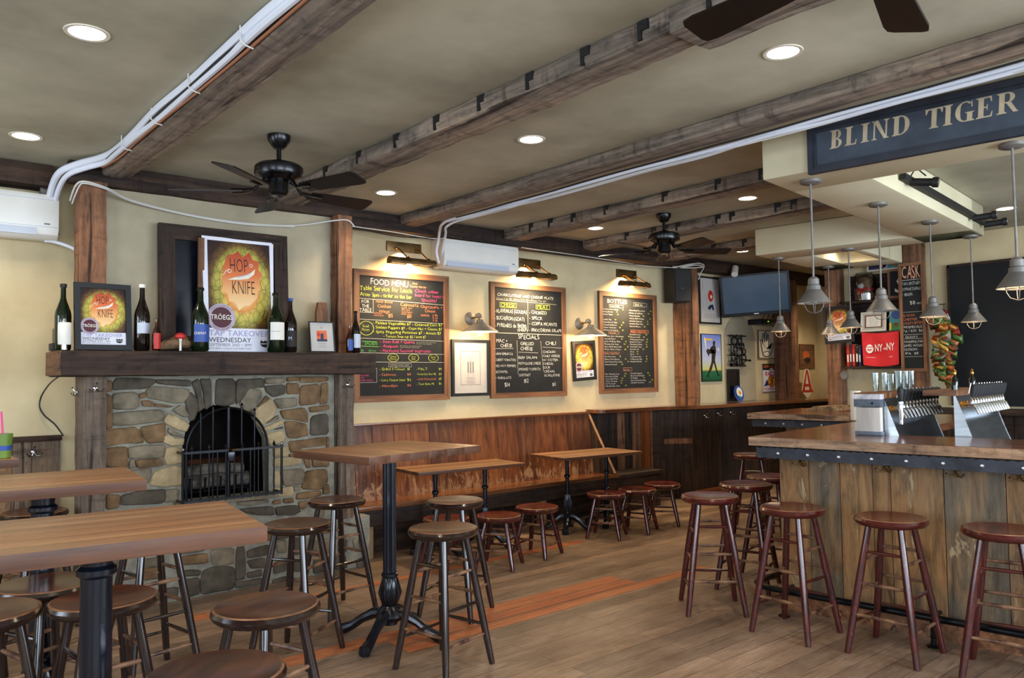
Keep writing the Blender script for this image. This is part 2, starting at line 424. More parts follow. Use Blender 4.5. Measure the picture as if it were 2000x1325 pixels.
    def quad(s, x0, y0, x1, y1, fr, d=0.):
        f = s._f(s.verts([fr.p(x0, y0, d), fr.p(x1, y0, d), fr.p(x1, y1, d), fr.p(x0, y1, d)]))
        for l, c in zip(f.loops, ((0, 0), (1, 0), (1, 1), (0, 1))): l[s.uv].uv = c
        return s
    def rect(s, x0, y0, x1, y1, t, fr, d=0.):
        s.quad(x0, y0, x1, y0+t, fr, d); s.quad(x0, y1-t, x1, y1, fr, d); s.quad(x0, y0, x0+t, y1, fr, d); return s.quad(x1-t, y0, x1, y1, fr, d)
    def line(s, x0, y0, x1, y1, t, fr, d=0.):
        dx, dy = x1-x0, y1-y0; L = math.hypot(dx, dy) or 1; nx, ny = -dy/L*t/2, dx/L*t/2
        return s.poly([(x0+nx, y0+ny), (x0-nx, y0-ny), (x1-nx, y1-ny), (x1+nx, y1+ny)], fr, d)
    def text(s, txt, x, y, size, fr, d=.002, wid=None, shear=0., off=0., align='L', rot=0.):
        vs, fs, wd = glyphs(txt, shear, off)
        if not vs: return s
        sx = size if wid is None else wid/wd
        ox = {'L': 0, 'C': -wd/2, 'R': -wd}[align]
        c, sn = math.cos(rot), math.sin(rot)
        nv = []
        for px, py in vs:
            a, b = (px+ox)*sx, py*size
            nv.append(s.bm.verts.new(fr.p(x+a*c-b*sn, y+a*sn+b*c, d)))
        for f in fs: s._f([nv[i] for i in f])
        return s
    def hand(s, txt, x, y, size, fr, d=.002, wid=None, shear=0., off=0., align='L'):
        """hand lettering: every letter set on its own, a little crooked"""
        r = random.Random(len(txt)*7+int(abs(x)*1000)+int(abs(y)*1000)); adv = []; tot = 0.
        for ch in txt:
            wd = .28 if ch == ' ' else glyphs(ch, shear, off)[2]
            adv.append(tot); tot += wd + (.10 if ch != ' ' else .04)
        k = size if wid is None else wid/max(tot, .01)
        k = min(k, size*1.25); ox = {'L': 0, 'C': -tot*k/2, 'R': -tot*k}[align]
        for ch, a in zip(txt, adv):
            if ch == ' ': continue
            q = r.uniform(.88, 1.1)
            vs, fs, wd = glyphs(ch, shear, off); c, sn = math.cos(r.uniform(-.09, .09)), r.uniform(-.09, .09)
            bx, by = x+ox+a*k, y+r.uniform(-.05, .05)*size
            nv = [s.bm.verts.new(fr.p(bx+(px*k*c-py*size*q*sn), by+(px*k*sn+py*size*q*c), d)) for px, py in vs]
            for f in fs: s._f([nv[i] for i in f])
        return s
    def build(s, name, parent=None, at=None, sharp=35, local=False):
        """link as one mesh; points are world points unless local"""
        bm = s.bm
        if parent is not None and not local:
            bm.transform(world_of(parent).inverted())
        elif at is not None and not local:
            bm.transform(Matrix.Translation(-Vector(at)))
        bm.normal_update()
        me = bpy.data.meshes.new(name); bm.to_mesh(me); bm.free()
        for k in s.mats: me.materials.append(M[k] if isinstance(k, str) else k)
        me.set_sharp_from_angle(angle=math.radians(sharp))
        o = bpy.data.objects.new(name, me); COL.objects.link(o)
        if parent is not None: o.parent = parent
        if at is not None: o.location = at
        return o
def world_of(o):
    m = Matrix.LocRotScale(o.location, o.rotation_euler, o.scale)
    return (world_of(o.parent) @ m) if o.parent else m
def tag(o, label=None, cat=None, group=None, kind=None):
    if label: o['label'] = label
    if cat: o['category'] = cat
    if group: o['group'] = group
    if kind: o['kind'] = kind
    return o
def thing(name, label, cat, loc=(0, 0, 0), rz=0., group=None, kind=None):
    o = bpy.data.objects.new(name, None); COL.objects.link(o)
    o.empty_display_size = .1
    o.location = loc; o.rotation_euler = (0, 0, rz)
    return tag(o, label, cat, group, kind)
def copy_tree(o, parent=None):
    c = o.copy(); COL.objects.link(c)
    if parent: c.parent = parent
    for ch in list(o.children): copy_tree(ch, c)
    return c
def structure(o): o['kind'] = 'structure'; return o

# ================================================================== the room
WY, CZ = 6.15, 2.95
BU, BV = Vector((.122, -.9925, 0)), Vector((.9925, .122, 0))       # along the bar front / into the bar
BO, SO = Vector((4.33, 2.83, 0)), Vector((4.249, 2.641, 0))         # bar corner, soffit corner
def bar_mat(o): return Matrix(((BU.x, BV.x, 0, o.x), (BU.y, BV.y, 0, o.y), (0, 0, 1, 0), (0, 0, 0, 1)))
BM, SM = bar_mat(BO), bar_mat(SO)
FW = Fr((0, WY, 0), (1, 0, 0))                                      # main wall: x is world X, y is world Z

# floor with strips of newer boards let in
f = MB('floor')
f.quad(-2.6, -2.2, 11.3, 6.15, Fr((0, 0, 0), (1, 0, 0), (0, 1, 0)))
f.box((-2.6, -2.2, -.12), (11.3, 6.15, -.001))
f.use('floor_new')
for x0, x1, y0, y1 in ((1.55, 4.34, 3.93, 4.07), (2.35, 5.09, 3.69, 3.80), (2.2, 5.06, 5.03, 5.12), (1.66, 1.86, 5.05, 5.2), (2.35, 4.36, 3.815, 3.92)):
    f.quad(x0, y0, x1, y1, Fr((0, 0, .0015), (1, 0, 0), (0, 1, 0)))
structure(f.build('floor'))
c = MB('ceiling'); c.box((-2.7, -2.3, CZ), (11.4, 6.3, CZ+.12)); structure(c.build('ceiling'))
wl = MB('plaster'); wl.box((-2.7, WY, 0), (11.4, WY+.14, CZ)); structure(wl.build('wall_back'))
wl = MB('plaster'); wl.box((11.3, -2.3, 0), (11.42, WY, CZ)); structure(wl.build('wall_right'))
wl = MB('plaster'); wl.box((9.0, -2.2, 0), (9.14, 4.70, CZ)); structure(wl.build('wall_bar'))
def pierced(name, fr, length, holes):
    """a wall along fr.x from 0 to length with window holes (x0, x1, z0, z1)"""
    m = MB('plaster'); x = 0
    for (a, b, z0, z1) in holes:
        m.prism([(x, 0), (a, 0), (a, CZ), (x, CZ)], fr, -.12, 0)
        m.prism([(a, 0), (b, 0), (b, z0), (a, z0)], fr, -.12, 0); m.prism([(a, z1), (b, z1), (b, CZ), (a, CZ)], fr, -.12, 0); x = b
    m.prism([(x, 0), (length, 0), (length, CZ), (x, CZ)], fr, -.12, 0)
    structure(m.build(name))
FF = Fr((11.3, -2.2, 0), (-1, 0, 0)); FL = Fr((-2.6, -2.2, 0), (0, 1, 0))
hf = [(3.4, 8.6, .8, 2.7), (9.8, 13.2, .8, 2.7)]; hl = [(.7, 4.1, .8, 2.7), (5.3, 7.7, .8, 2.7)]
pierced('wall_front', FF, 13.9, hf); pierced('wall_left', FL, 8.35, hl)
n = 0
for fr, hs in ((FF, hf), (FL, hl)):
    for (a, b, z0, z1) in hs:
        n += 1
        r = thing('window_%d' % n, 'dark framed street window with clear panes and a low sill', 'window', fr.p((a+b)/2, z0, 0), kind='structure')
        m = MB('dark_z'); k = 3
        for i in range(k+1):
            x = a + (b-a)*i/k; m.prism([(x-.035, z0), (x+.035, z0), (x+.035, z1), (x-.035, z1)], fr, -.09, -.03)
        for z in (z0, z1-.06): m.prism([(a, z), (b, z), (b, z+.06), (a, z+.06)], fr, -.09, -.03)
        m.build('window_frame', r)
        m = MB('pane'); m.quad(a, z0, b, z1, fr, -.06); m.build('window_pane', r)

# chimney breast above the mantel, and the stained lower wall on the left
m = MB('plaster_grey'); m.box((1.264, 5.745, 1.60), (3.05, WY, CZ)); structure(m.build('wall_chimney'))
# header beams along the wall
def rough(name, a, b, seg, axis, mats, amp=.008, notch_shade=(), knots=(), seed=1):
    """a hand-hewn squared timber between corners a and b, with uneven faces and black blocks for the shade in mortises"""
    rnd = random.Random(seed); m = MB(mats)
    a, b = Vector(a), Vector(b); L = [b[i]-a[i] for i in range(3)]
    ax = axis; o1, o2 = [i for i in range(3) if i != ax]
    rings = []; nn = 3
    base = [(0, 0), (1, 0), (1, 1), (0, 1)]
    loop = []
    for (p, q) in zip(base, base[1:]+base[:1]):
        for t in range(nn):
            loop.append((p[0]+(q[0]-p[0])*t/nn, p[1]+(q[1]-p[1])*t/nn))
    wob = [rnd.uniform(-1, 1) for _ in loop]
    for s in range(seg+1):
        r = []
        wob = [wv*.75 + rnd.uniform(-1, 1)*.5 for wv in wob]
        for (p, q), wv in zip(loop, wob):
            v = Vector((0, 0, 0)); v[ax] = a[ax]+L[ax]*s/seg
            corner = .006 if (p in (0, 1) and q in (0, 1)) else 0
            v[o1] = a[o1]+L[o1]*p + (.5-p)*2*(corner + (amp*wv if p in (0, 1) else 0)); v[o2] = a[o2]+L[o2]*q + (.5-q)*2*(corner + (amp*wv if q in (0, 1) else 0))
            r.append(m.bm.verts.new(v))
        rings.append(r)
    N = len(loop)
    for r0, r1 in zip(rings, rings[1:]):
        for k in range(N): j = (k+1) % N; m._f([r0[k], r0[j], r1[j], r1[k]])
    m._f(list(reversed(rings[0]))); m._f(rings[-1])
    m.use('matte_black')
    for (na, nb) in notch_shade: m.box(na, nb)  # raised black blocks stand in for the shade inside cut mortises
    return m
m = rough('x', (-2.6, 5.93, 2.80), (1.0, WY-.002, CZ), 30, 0, 'dark_x', .006, seed=3)
tag(m.build('header_beam', at=(-.8, 6.0, 2.8)), 'dark header timber along the top of the wall over the left air conditioner', 'beam', 'header timbers', 'thing')
m = rough('x', (1.05, 5.70, 2.80), (3.08, 5.80, CZ), 20, 0, 'dark_x', .006, seed=4)
tag(m.build('header_beam', at=(2.0, 5.75, 2.8)), 'dark header timber between the two posts above the big poster', 'beam', 'header timbers', 'thing')
m = rough('x', (3.08, 5.93, 2.80), (11.28, WY-.002, CZ), 60, 0, 'dark_x', .006, seed=5)
tag(m.build('header_beam', at=(7.0, 6.0, 2.8)), 'long dark header timber along the wall above the chalkboards', 'beam', 'header timbers', 'thing')

# ceiling beams
def nt(x, ys):
    out = []
    for y in ys:
        out += [((x-.006, y-.035, 2.905), (x+.03, y+.02, 2.945)), ((x-.0055, y-.0, 2.868), (x+.03, y+.02, 2.906))]
    return out
beams = [
 (1.24, .19, -2.15, 5.69, 2.865, [], 'nearest rough ceiling beam, white pipes along its edge, ending at the left post', 21),
 (2.44, .22, 1.905, 5.92, 2.85, [4.86, 4.40, 3.95, 3.53, 3.13, 2.75, 2.38, 2.05], 'notched rough ceiling beam passing behind the fan over the fireplace', 22),
 (2.425, .27, -2.15, 1.90, 2.835, [1.70], 'thicker end of the notched ceiling beam at the top edge, beside the near fan blade', 27),
 (3.70, .18, -2.15, 5.92, 2.86, [], 'rough ceiling beam with a white conduit along its lower edge, above the sign', 23),
 (4.895, .23, 2.74, 5.92, 2.85, [5.52, 5.25, 4.95, 4.55, 3.92, 3.42, 3.05], 'notched pale ceiling beam running to the soffit corner above the small fan', 24),
 (6.00, .23, 2.88, 5.92, 2.85, [5.3, 4.95, 4.80, 4.65, 4.2, 4.05, 3.6, 3.45], 'notched pale ceiling beam just behind the small fan', 25),
 (7.33, .20, 4.48, 5.92, 2.85, [5.2, 4.8], 'short rough ceiling beam over the television corner', 26)]
for x, wd, y0, y1, z, ns, lab, sd in beams:
    m = rough('b', (x, y0, z), (x+wd, y1, CZ-.001), 60, 1, 'beam_y', .007, nt(x, ns), seed=sd)
    tag(m.build('ceiling_beam', at=(x+wd/2, (y0+y1)/2, z)), lab, 'beam', 'ceiling beams', 'thing')
def post(a, b, lab, seed, mt='post_z'):
    m = rough('p', a, b, 26, 2, mt, .006, seed=seed)
    return tag(m.build('timber_post', at=((a[0]+b[0])/2, (a[1]+b[1])/2, a[2])), lab, 'post', 'old timber posts', 'thing')
post((1.10, 5.60, 1.695), (1.262, 5.82, 2.80), 'orange-brown timber post rising from the left end of the mantel', 31)
post((2.925, 5.60, 1.695), (3.055, 5.74, 2.80), 'narrow orange-brown timber post rising from the right end of the mantel', 32)
post((1.115, 5.57, 0), (1.265, 5.80, 1.53), 'grey-brown timber post carrying the left end of the mantel', 33, 'grey_z')
post((2.92, 5.57, .40), (3.055, 5.74, 1.53), 'grey-brown timber post carrying the right end of the mantel', 34, 'grey_z')
post((7.80, 5.85, 1.12), (7.93, 6.149, 2.80), 'timber post with the loudspeaker on its left side', 35)
post((10.05, 5.85, 1.12), (10.23, 6.149, 2.80), 'timber post at the right of the television', 36)
post((8.80, 4.53, 0), (8.995, 4.69, CZ), 'timber post behind the bar with a framed poster hung on it', 37)
post((8.80, 3.60, 0), (8.995, 3.77, CZ), 'timber post behind the tall narrow chalkboard', 38)

# soffit over the bar: rims round two openings
m = MB('soffit')
def sblock(u0, u1, v0, v1): m.box((u0, v0, 2.68), (u1, v1, CZ-.001), .018, SM)
sblock(0, 4.3, 0, .46); sblock(0, .5, .44, 3.32)
sblock(-1.433, .5, 2.884, 3.32); sblock(-1.433, -1.03, 3.30, 4.6)
sblock(-1.433, -.55, 4.15, 4.6); sblock(-.64, -.55, 3.30, 4.2)
structure(m.build('ceiling_soffit'))

# wainscot and mouldings ----------------------------------------------------
def planks(m, fr, x0, x1, z0, z1, w0, d0, d1, keys, rnd, gap=.004):
    x = x0
    while x < x1-.02:
        ww = min(w0*rnd.uniform(.75, 1.3), x1-x)
        if x1-x-ww < .05: ww = x1-x
        m.use(rnd.choice(keys)); dj = rnd.uniform(0, .003)
        a, b = x+gap/2, x+ww-gap/2
        m.prism([(a, z0), (b, z0), (b, z1), (a, z1)], fr, d0, d1+dj); x += ww
rnd = random.Random(5)
m = MB('barn_z', 'dark_z'); planks(m, FW, -2.58, 1.10, 0, 1.10, .12, 0, .02, ['grey_z', 'barn_z', 'grey_z'], rnd)
structure(m.build('wall_panelling_left'))
m = MB('dark_x'); m.box((-2.58, 6.08, 1.10), (1.10, WY, 1.135), .004); structure(m.build('trim_1'))
m = MB('dark_z'); planks(m, FW, 6.23, 7.36, 0, 1.08, .14, 0, .02, ['dark_z', 'dark_z', 'post_z'], rnd)
m.use('red_z'); m.prism([(7.13, 0), (7.27, 0), (7.27, 1.08), (7.13, 1.08)], FW, .02, .04)
ca = Vector((7.34, 6.13, 0)); cb = Vector((7.79, 5.88, 0)); FC = Fr(ca, cb-ca)
planks(m, FC, 0, (cb-ca).length, 0, 1.08, .17, -.02, 0, ['dark_z'], rnd)
m.use('post_z'); m.prism([(.14, .66), (.50, .66), (.505, .72), (.30, .725), (.15, .72)], FC, .003, .005)
FT = Fr((0, 5.88, 0), (1, 0, 0)); planks(m, FT, 7.79, 11.29, 0, 1.08, .19, -.02, 0, ['dark_z'], rnd)
structure(m.build('wall_panelling_back'))
# drink ledge: follows the panelling, rounded left end
m = MB('cut_x'); lp = [(6.24, WY-.001)]
for i in range(7):
    a = PI + PI/2*i/6; lp.append((6.30+.08*math.cos(a)-.0, 5.98+.08*math.sin(a)))
lp += [(7.30, 5.90), (7.72, 5.72), (11.28, 5.72), (11.28, WY-.001)]
m.prism(lp, Fr((0, 0, 0), (1, 0, 0), (0, 1, 0)), 1.08, 1.118)
tag(m.build('drink_ledge', at=(8.5, 5.95, 1.08)), 'long polished wooden drink ledge running along the wall below the pictures and television', 'ledge')
# baseboard of the far corner
m = MB('red_x'); m.box((7.80, 5.855, 0), (11.28, 5.878, .09), .003); structure(m.build('baseboard_back'))

# ================================================================== fireplace
STONES = 'd1317:1442,1320:1484,1346:1520,1570:1506,1563:1477,1508:1445 d1777:1349,1814:1408,1851:1370,1866:1293,1837:1226,1807:1220,1792:1281 d1381:741,1507:760,1639:754,1643:691,1618:665,1375:682 d1820:1476,1865:1499,1884:1392,1900:1307,1870:1278,1852:1385 d1876:1498,1951:1497,1956:1321,1915:1295,1899:1406 d1583:1506,1806:1499,1799:1454,1598:1476 g1320:1413,1440:1421,1466:1402,1468:1330,1441:1312,1325:1315,1314:1356 g1529:1430,1563:1458,1791:1435,1795:1394,1755:1346,1698:1344,1536:1384 g1326:1288,1571:1298,1613:1292,1628:1258,1614:1222,1476:1210,1336:1206,1323:1242 g1414:1052,1518:1063,1636:1058,1633:981,1547:977,1425:983 g1418:951,1428:972,1451:970,1452:920,1419:915 g1667:1175,1757:1118,1764:1102,1685:1122,1664:1145 g1691:1292,1741:1324,1770:1304,1800:1247,1771:1241,1720:1269 g1425:901,1554:904,1548:846,1534:811,1433:828 g1649:749,1731:748,1732:674,1646:669 b1476:1409,1512:1421,1522:1386,1481:1381 b1492:1362,1536:1365,1560:1352,1564:1323,1502:1328 b1578:1344,1691:1322,1670:1312,1578:1320 b1269:1414,1305:1392,1314:1200,1275:1188 b1268:1506,1307:1499,1305:1435,1270:1428 b1272:1167,1330:1181,1443:1186,1470:1163,1501:1082,1403:1088,1318:1079,1273:1068 b1485:1184,1628:1202,1642:1191,1640:1080,1532:1080 b1276:1054,1400:1056,1404:1009,1408:938,1392:925,1278:941 b1462:969,1616:968,1630:919,1472:914 b1280:759,1364:743,1355:666,1284:664 b1278:920,1399:903,1407:767,1279:780 t1651:1035,1722:1038,1758:1006,1758:931,1658:921,1640:977 t1629:1118,1671:1126,1700:1099,1765:1095,1761:1050,1686:1051,1629:1081 t1635:1221,1663:1264,1698:1259,1800:1190,1779:1143,1728:1157,1671:1189 t1575:873,1631:897,1715:905,1759:886,1760:775,1632:776,1555:795,1568:844 d1987:1389,1994:1497,2119:1495,2120:1331,2057:1313,1988:1327 d2135:1385,2139:1495,2329:1501,2338:1436,2231:1442,2140:1322 d2414:1120,2486:1140,2482:1124 d2350:1444,2498:1454,2503:1388,2413:1366,2363:1404 d2736:1207,2855:1215,2860:1066,2714:1066,2718:1179 d2170:559,2407:551,2415:487,2299:501,2218:526 d2436:540,2603:537,2629:489,2568:468,2449:482 g2163:1329,2223:1431,2313:1413,2322:1373,2260:1267,2184:1270 g2355:1171,2447:1227,2456:1199,2397:1177 g2422:1346,2590:1353,2598:1291,2464:1275 g2474:809,2656:806,2647:696,2508:693 g2577:682,2629:677,2625:645,2581:649 g2154:612,2365:608,2373:583,2242:578,2155:592 g2354:1508,2498:1507,2498:1470,2355:1464 b2289:1294,2355:1376,2380:1355,2313:1309 b2520:1466,2611:1464,2616:1385,2524:1384 b2634:1439,2782:1453,2791:1327,2745:1303,2629:1298 b2805:1453,2860:1460,2855:1308,2791:1301 b2473:1259,2656:1273,2682:1230,2687:1163,2585:1189,2499:1201 b2705:1279,2860:1291,2860:1252,2718:1237 b2507:1172,2585:1172,2674:1147,2687:1064,2585:1049,2533:1060 b2542:1023,2682:1027,2827:1039,2832:975,2612:970,2603:933,2559:949 b2542:929,2621:928,2621:907,2542:909 b2647:918,2709:905,2709:814,2682:816 b2723:904,2864:885,2864:809,2736:816 b2674:784,2845:785,2854:692,2799:639,2647:659 b2612:630,2790:628,2799:593,2727:580,2603:582 b2818:662,2864:670,2868:599,2818:600 b2415:590,2466:597,2470:564,2411:571 b2495:598,2568:598,2573:561,2500:565 b2616:560,2682:561,2682:519,2656:502,2621:518 b2524:1511,2620:1514,2616:1481,2524:1478 b2638:1514,2856:1511,2856:1477,2638:1468 b2846:1038,2864:1037,2864:961,2846:962 t2269:1263,2314:1301,2388:1351,2439:1280,2414:1217,2314:1149,2273:1199 t2335:1140,2473:1190,2494:1164,2431:1135,2339:1108 t2364:1091,2482:1108,2503:1074,2499:1026,2381:1013,2360:1059 t2418:983,2516:988,2542:942,2516:919,2419:918 t2419:902,2525:906,2629:894,2638:853,2551:843,2419:846 t2419:806,2457:811,2482:704,2419:702 t2415:686,2564:683,2568:614,2419:622 b1737:295,1908:293,1908:226,1745:240 b1490:254,1612:250,1617:177,1499:181 g1941:305,2094:299,2094:205,2034:189,1950:211 g1482:318,1612:314,1616:265,1487:270 g2407:296,2492:298,2492:213,2426:218 g3043:224,3075:238,3086:132,3054:137 g3097:226,3140:229,3150:123,3102:130 g2695:255,2835:263,2835:152,2695:155 d2120:295,2177:291,2182:79,2112:74 d2199:266,2352:287,2352:217,2208:213 d2199:193,2325:194,2316:126,2226:137 d2200:111,2298:116,2303:72,2204:71 d1892:171,1967:188,2094:162,2103:76,2086:19,1885:19,1876:99 d1746:203,1863:184,1859:151,1754:161 d1754:137,1859:131,1860:27,1787:16 d2112:57,2298:55,2303:15,2121:13 d2398:148,2492:151,2492:79,2399:69 d2549:303,2626:301,2636:182,2559:185 d2389:26,2492:35,2492:-9,2390:-9 d3075:58,3172:81,3182:-7,3085:-10 d2917:232,2990:236,2990:147,2917:148 d2559:140,2636:137,2636:56,2559:55 d2714:115,2835:115,2835:22,2714:15 d2896:114,2979:111,2990:15,2896:12 d1286:36,1480:32,1486:98,1275:93 d1508:38,1709:35,1713:97,1518:98 g1278:314,1343:310,1346:404,1282:394 g1695:313,1896:316,1883:401,1695:394 b2241:319,2382:320,2379:401,2249:399 d2416:313,2503:319,2498:401,2406:399 g2695:310,2900:311,2891:400,2706:394 b1279:425,1375:430,1371:505,1285:513 g1409:427,1603:422,1603:508,1404:512 d1630:420,1830:422,1832:509,1629:505 g1858:426,1943:423,1956:514,1855:514 g1984:420,2119:427,2118:511,1980:514 g2758:427,2821:427,2827:511,2761:507 g1282:533,1347:530,1343:595,1278:591 g1371:534,1515:535,1517:594,1374:598 d1542:536,1606:536,1604:590,1549:597 b1635:537,1825:540,1832:593,1633:596 b1869:536,2060:531,2054:595,1865:589'
fire = thing('fireplace', 'fieldstone fireplace with an arched opening under the heavy timber mantel', 'fireplace', (2.1, 5.7, 0))
arch = [(1.757, .664)] + [(1.757, 1.02), (1.779, 1.135), (1.808, 1.205), (1.866, 1.278), (1.911, 1.300), (1.98, 1.318), (2.057, 1.312), (2.156, 1.29), (2.26, 1.255), (2.314, 1.15), (2.36, 1.06), (2.372, .74)] + [(2.372, .664)]
FS = Fr((0, 5.66, 0), (1, 0, 0))
m = MB('mortar')
# mortar wall round the arch, in convex pieces
m.prism([(1.267, .40), (1.757, .40), (1.757, 1.53), (1.267, 1.53)], FS, -.08, 0)
m.prism([(2.372, .40), (2.918, .40), (2.918, 1.53), (2.372, 1.53)], FS, -.08, 0)
m.prism([(1.757, .40), (2.372, .40), (2.372, .664), (1.757, .664)], FS, -.08, 0)
for (x0, z0), (x1, z1) in zip(arch[1:-1], arch[2:-1]):
    if x1-x0 > .002: m.prism([(x0, z0), (x1, z1), (x1, 1.53), (x0, 1.53)], FS, -.08, 0)
m.box((1.267, 5.60, 0), (3.20, 5.744, .398), .006)
srnd = random.Random(8)
def stone(c, pts):
    low = max(z for x, z in pts) < .44
    y0 = 5.60 if low else 5.66
    cx = sum(p[0] for p in pts)/len(pts); cz = sum(p[1] for p in pts)/len(pts)
    q = []
    for i, p in enumerate(pts):                    # round the corners
        a = pts[i-1]; b = pts[(i+1) % len(pts)]
        q += [(p[0]*.88+a[0]*.12, p[1]*.88+a[1]*.12), (p[0]*.88+b[0]*.12, p[1]*.88+b[1]*.12)]
    out = []
    for i, p in enumerate(q):
        b = q[(i+1) % len(q)]; out.append(p)
        if math.hypot(b[0]-p[0], b[1]-p[1]) > .06: out.append(((p[0]+b[0])/2+srnd.uniform(-.003, .003), (p[1]+b[1])/2+srnd.uniform(-.003, .003)))
    h = srnd.uniform(.014, .026); m.use('stone_'+c)
    rings = []
    for k, dy in ((1.12, -.004), (1.10, .005), (1.05, h*.75), (.88, h)):
        rings.append([m.bm.verts.new((cx+(x-cx)*k, y0-dy+(srnd.uniform(-.005, .004) if k < 1.06 else 0), max(.003, cz+(z-cz)*k))) for x, z in out])
    for r0, r1 in zip(rings, rings[1:]):
        for i in range(len(out)): j = (i+1) % len(out); m._f([r0[i], r0[j], r1[j], r1[i]])
    ct = m.bm.verts.new((cx, y0-h-srnd.uniform(.0, .004), cz))
    for i in range(len(out)): m._f([rings[-1][i], rings[-1][(i+1) % len(out)], ct])
for tok in STONES.split():
    pts = [tuple(int(v)/1000 for v in pr.split(':')) for pr in tok[1:].split(',')]
    area = sum(a[0]*b[1]-b[0]*a[1] for a, b in zip(pts, pts[1:]+pts[:1]))
    if area < 0: pts = pts[::-1]
    stone(tok[0], pts)
m.build('stone_surround', fire, sharp=60)
m = MB('stone_g'); m.box((1.70, 5.585, .625), (2.43, 5.75, .662), .006); m.build('hearth_slab', fire)
# brick firebox behind the arch
m = MB('soot')
bx0, bx1, by = 1.79, 2.34, 6.10
m.quad(1.70, .64, 2.44, 1.40, Fr((0, by, 0), (1, 0, 0)))
m.use('rust'); m.quad(1.76, .70, 2.36, .90, Fr((0, by-.012, 0), (1, 0, 0))); m.use('soot')
for xx in (1.70, 2.44): m.quad(5.745, .64, by, 1.40, Fr((xx, 0, 0), (0, 1, 0)))
m.quad(1.70, 5.68, 2.44, by, Fr((0, 0, .645), (1, 0, 0), (0, 1, 0))); m.quad(1.70, 5.68, 2.44, by, Fr((0, 0, 1.40), (1, 0, 0), (0, 1, 0)))
m.build('firebox', fire)
# logs on an iron basket
r = thing('log_basket', 'black iron basket of pale half-burnt logs inside the fireplace arch', 'log basket', (2.07, 5.9, .645))
m = MB('black')
for x in (1.84, 1.95, 2.06, 2.17, 2.28): m.tube([(x, 5.75, .80), (x, 5.76, .70), (x, 6.02, .70)], .008)
for y in (5.80, 5.98): m.tube([(1.80, y, .695), (2.32, y, .695)], .009)
for x in (1.84, 2.28):
    for y in (5.8, 5.98): m.tube([(x, y, .645), (x, y, .695)], .008)
m.build('basket', r)
for k, (a, b, rr) in enumerate((((1.80, 5.84, .755), (2.30, 5.86, .75), .05), ((1.83, 5.95, .75), (2.33, 5.93, .76), .045), ((1.86, 5.90, .835), (2.27, 5.88, .83), .045))):
    m = MB('ash'); m.tube([a, tuple((x+y)/2+.008 for x, y in zip(a, b)), b], [rr*.95, rr, rr*.9], 10); m.build('log', r)
# iron fire screen: arched gate behind, straight fence in front
r = thing('fire_screen', 'black wrought-iron fire screen with a low spiked fence before an arched gate', 'fire screen', (2.06, 5.56, .662))
m = MB('black')
gx0, gx1, gy = 1.712, 2.408, 5.49
ap = [(1.775, 5.62, .665)] + [(2.065+.29*math.cos(PI-PI*i/18), 5.62, 1.005+.29*math.sin(PI-PI*i/18)) for i in range(19)] + [(2.355, 5.62, .665)]
m.tube(ap, .009); m.build('arched_frame', r)
for x, h in ((1.87, 1.27), (1.955, 1.31), (2.065, 1.30), (2.16, 1.315), (2.255, 1.275)):
    m = MB('black'); m.tube([(x, 5.615, .665), (x, 5.615, h)], .007 if x != 2.065 else .015); m.lathe([(0, -.012), (.011, 0), (0, .018)], (x, 5.615, h), 8)
    m.build('gate_bar', r)
m = MB('black')
for z, t in ((1.005, .016), (.675, .016)):
    m.box((gx0, gy-.006, z-t/2), (gx1, gy+.006, z+t/2)); 
    for x in (gx0, gx1): m.box((x-.006, gy, z-t/2), (x+.006, 5.61, z+t/2))
m.build('fence_rail', r)
for i in range(13):
    x = gx0+(gx1-gx0)*i/12; end = i in (0, 12)
    m = MB('black'); m.tube([(x, gy, .662), (x, gy, 1.02 if end or i % 2 else 1.0)], .0095 if end else .0062)
    if end: m.use('chrome'); m.lathe([(0, 0), (.012, .008), (.012, .016), (0, .026)], (x, gy, 1.018), 10)
    elif i % 2: m.lathe([(.004, 0), (.012, .012), (0, .04)], (x, gy, 1.018), 8)
    m.build('fence_bar', r)
m = MB('brass_hi'); m.tube([(2.03, gy-.012, 1.005), (2.075, gy-.016, 1.01)], .006); m.lathe([(0, -.012), (.012, 0), (0, .012)], (2.03, gy-.014, 1.005), 10)
m.use('gloss_black'); m.box((2.01, gy-.02, .93), (2.06, gy-.006, .995), .006); m.build('latch', r)
# mantel
m = rough('m', (.945, 5.30, 1.53), (3.085, 5.744, 1.692), 40, 0, 'dark_x', .004, seed=41)
mo = m.build('mantel_beam', at=(2.0, 5.55, 1.53)); tag(mo, 'massive dark hand-hewn timber mantel above the stone fireplace', 'mantel', kind='thing')
m = MB('post_y'); m.box((.938, 5.306, 1.537), (.952, 5.74, 1.686), .003); e = m.build('end_grain', mo); e['label'] = 'orange raw end of the mantel'
e.location = (0, 0, 0)

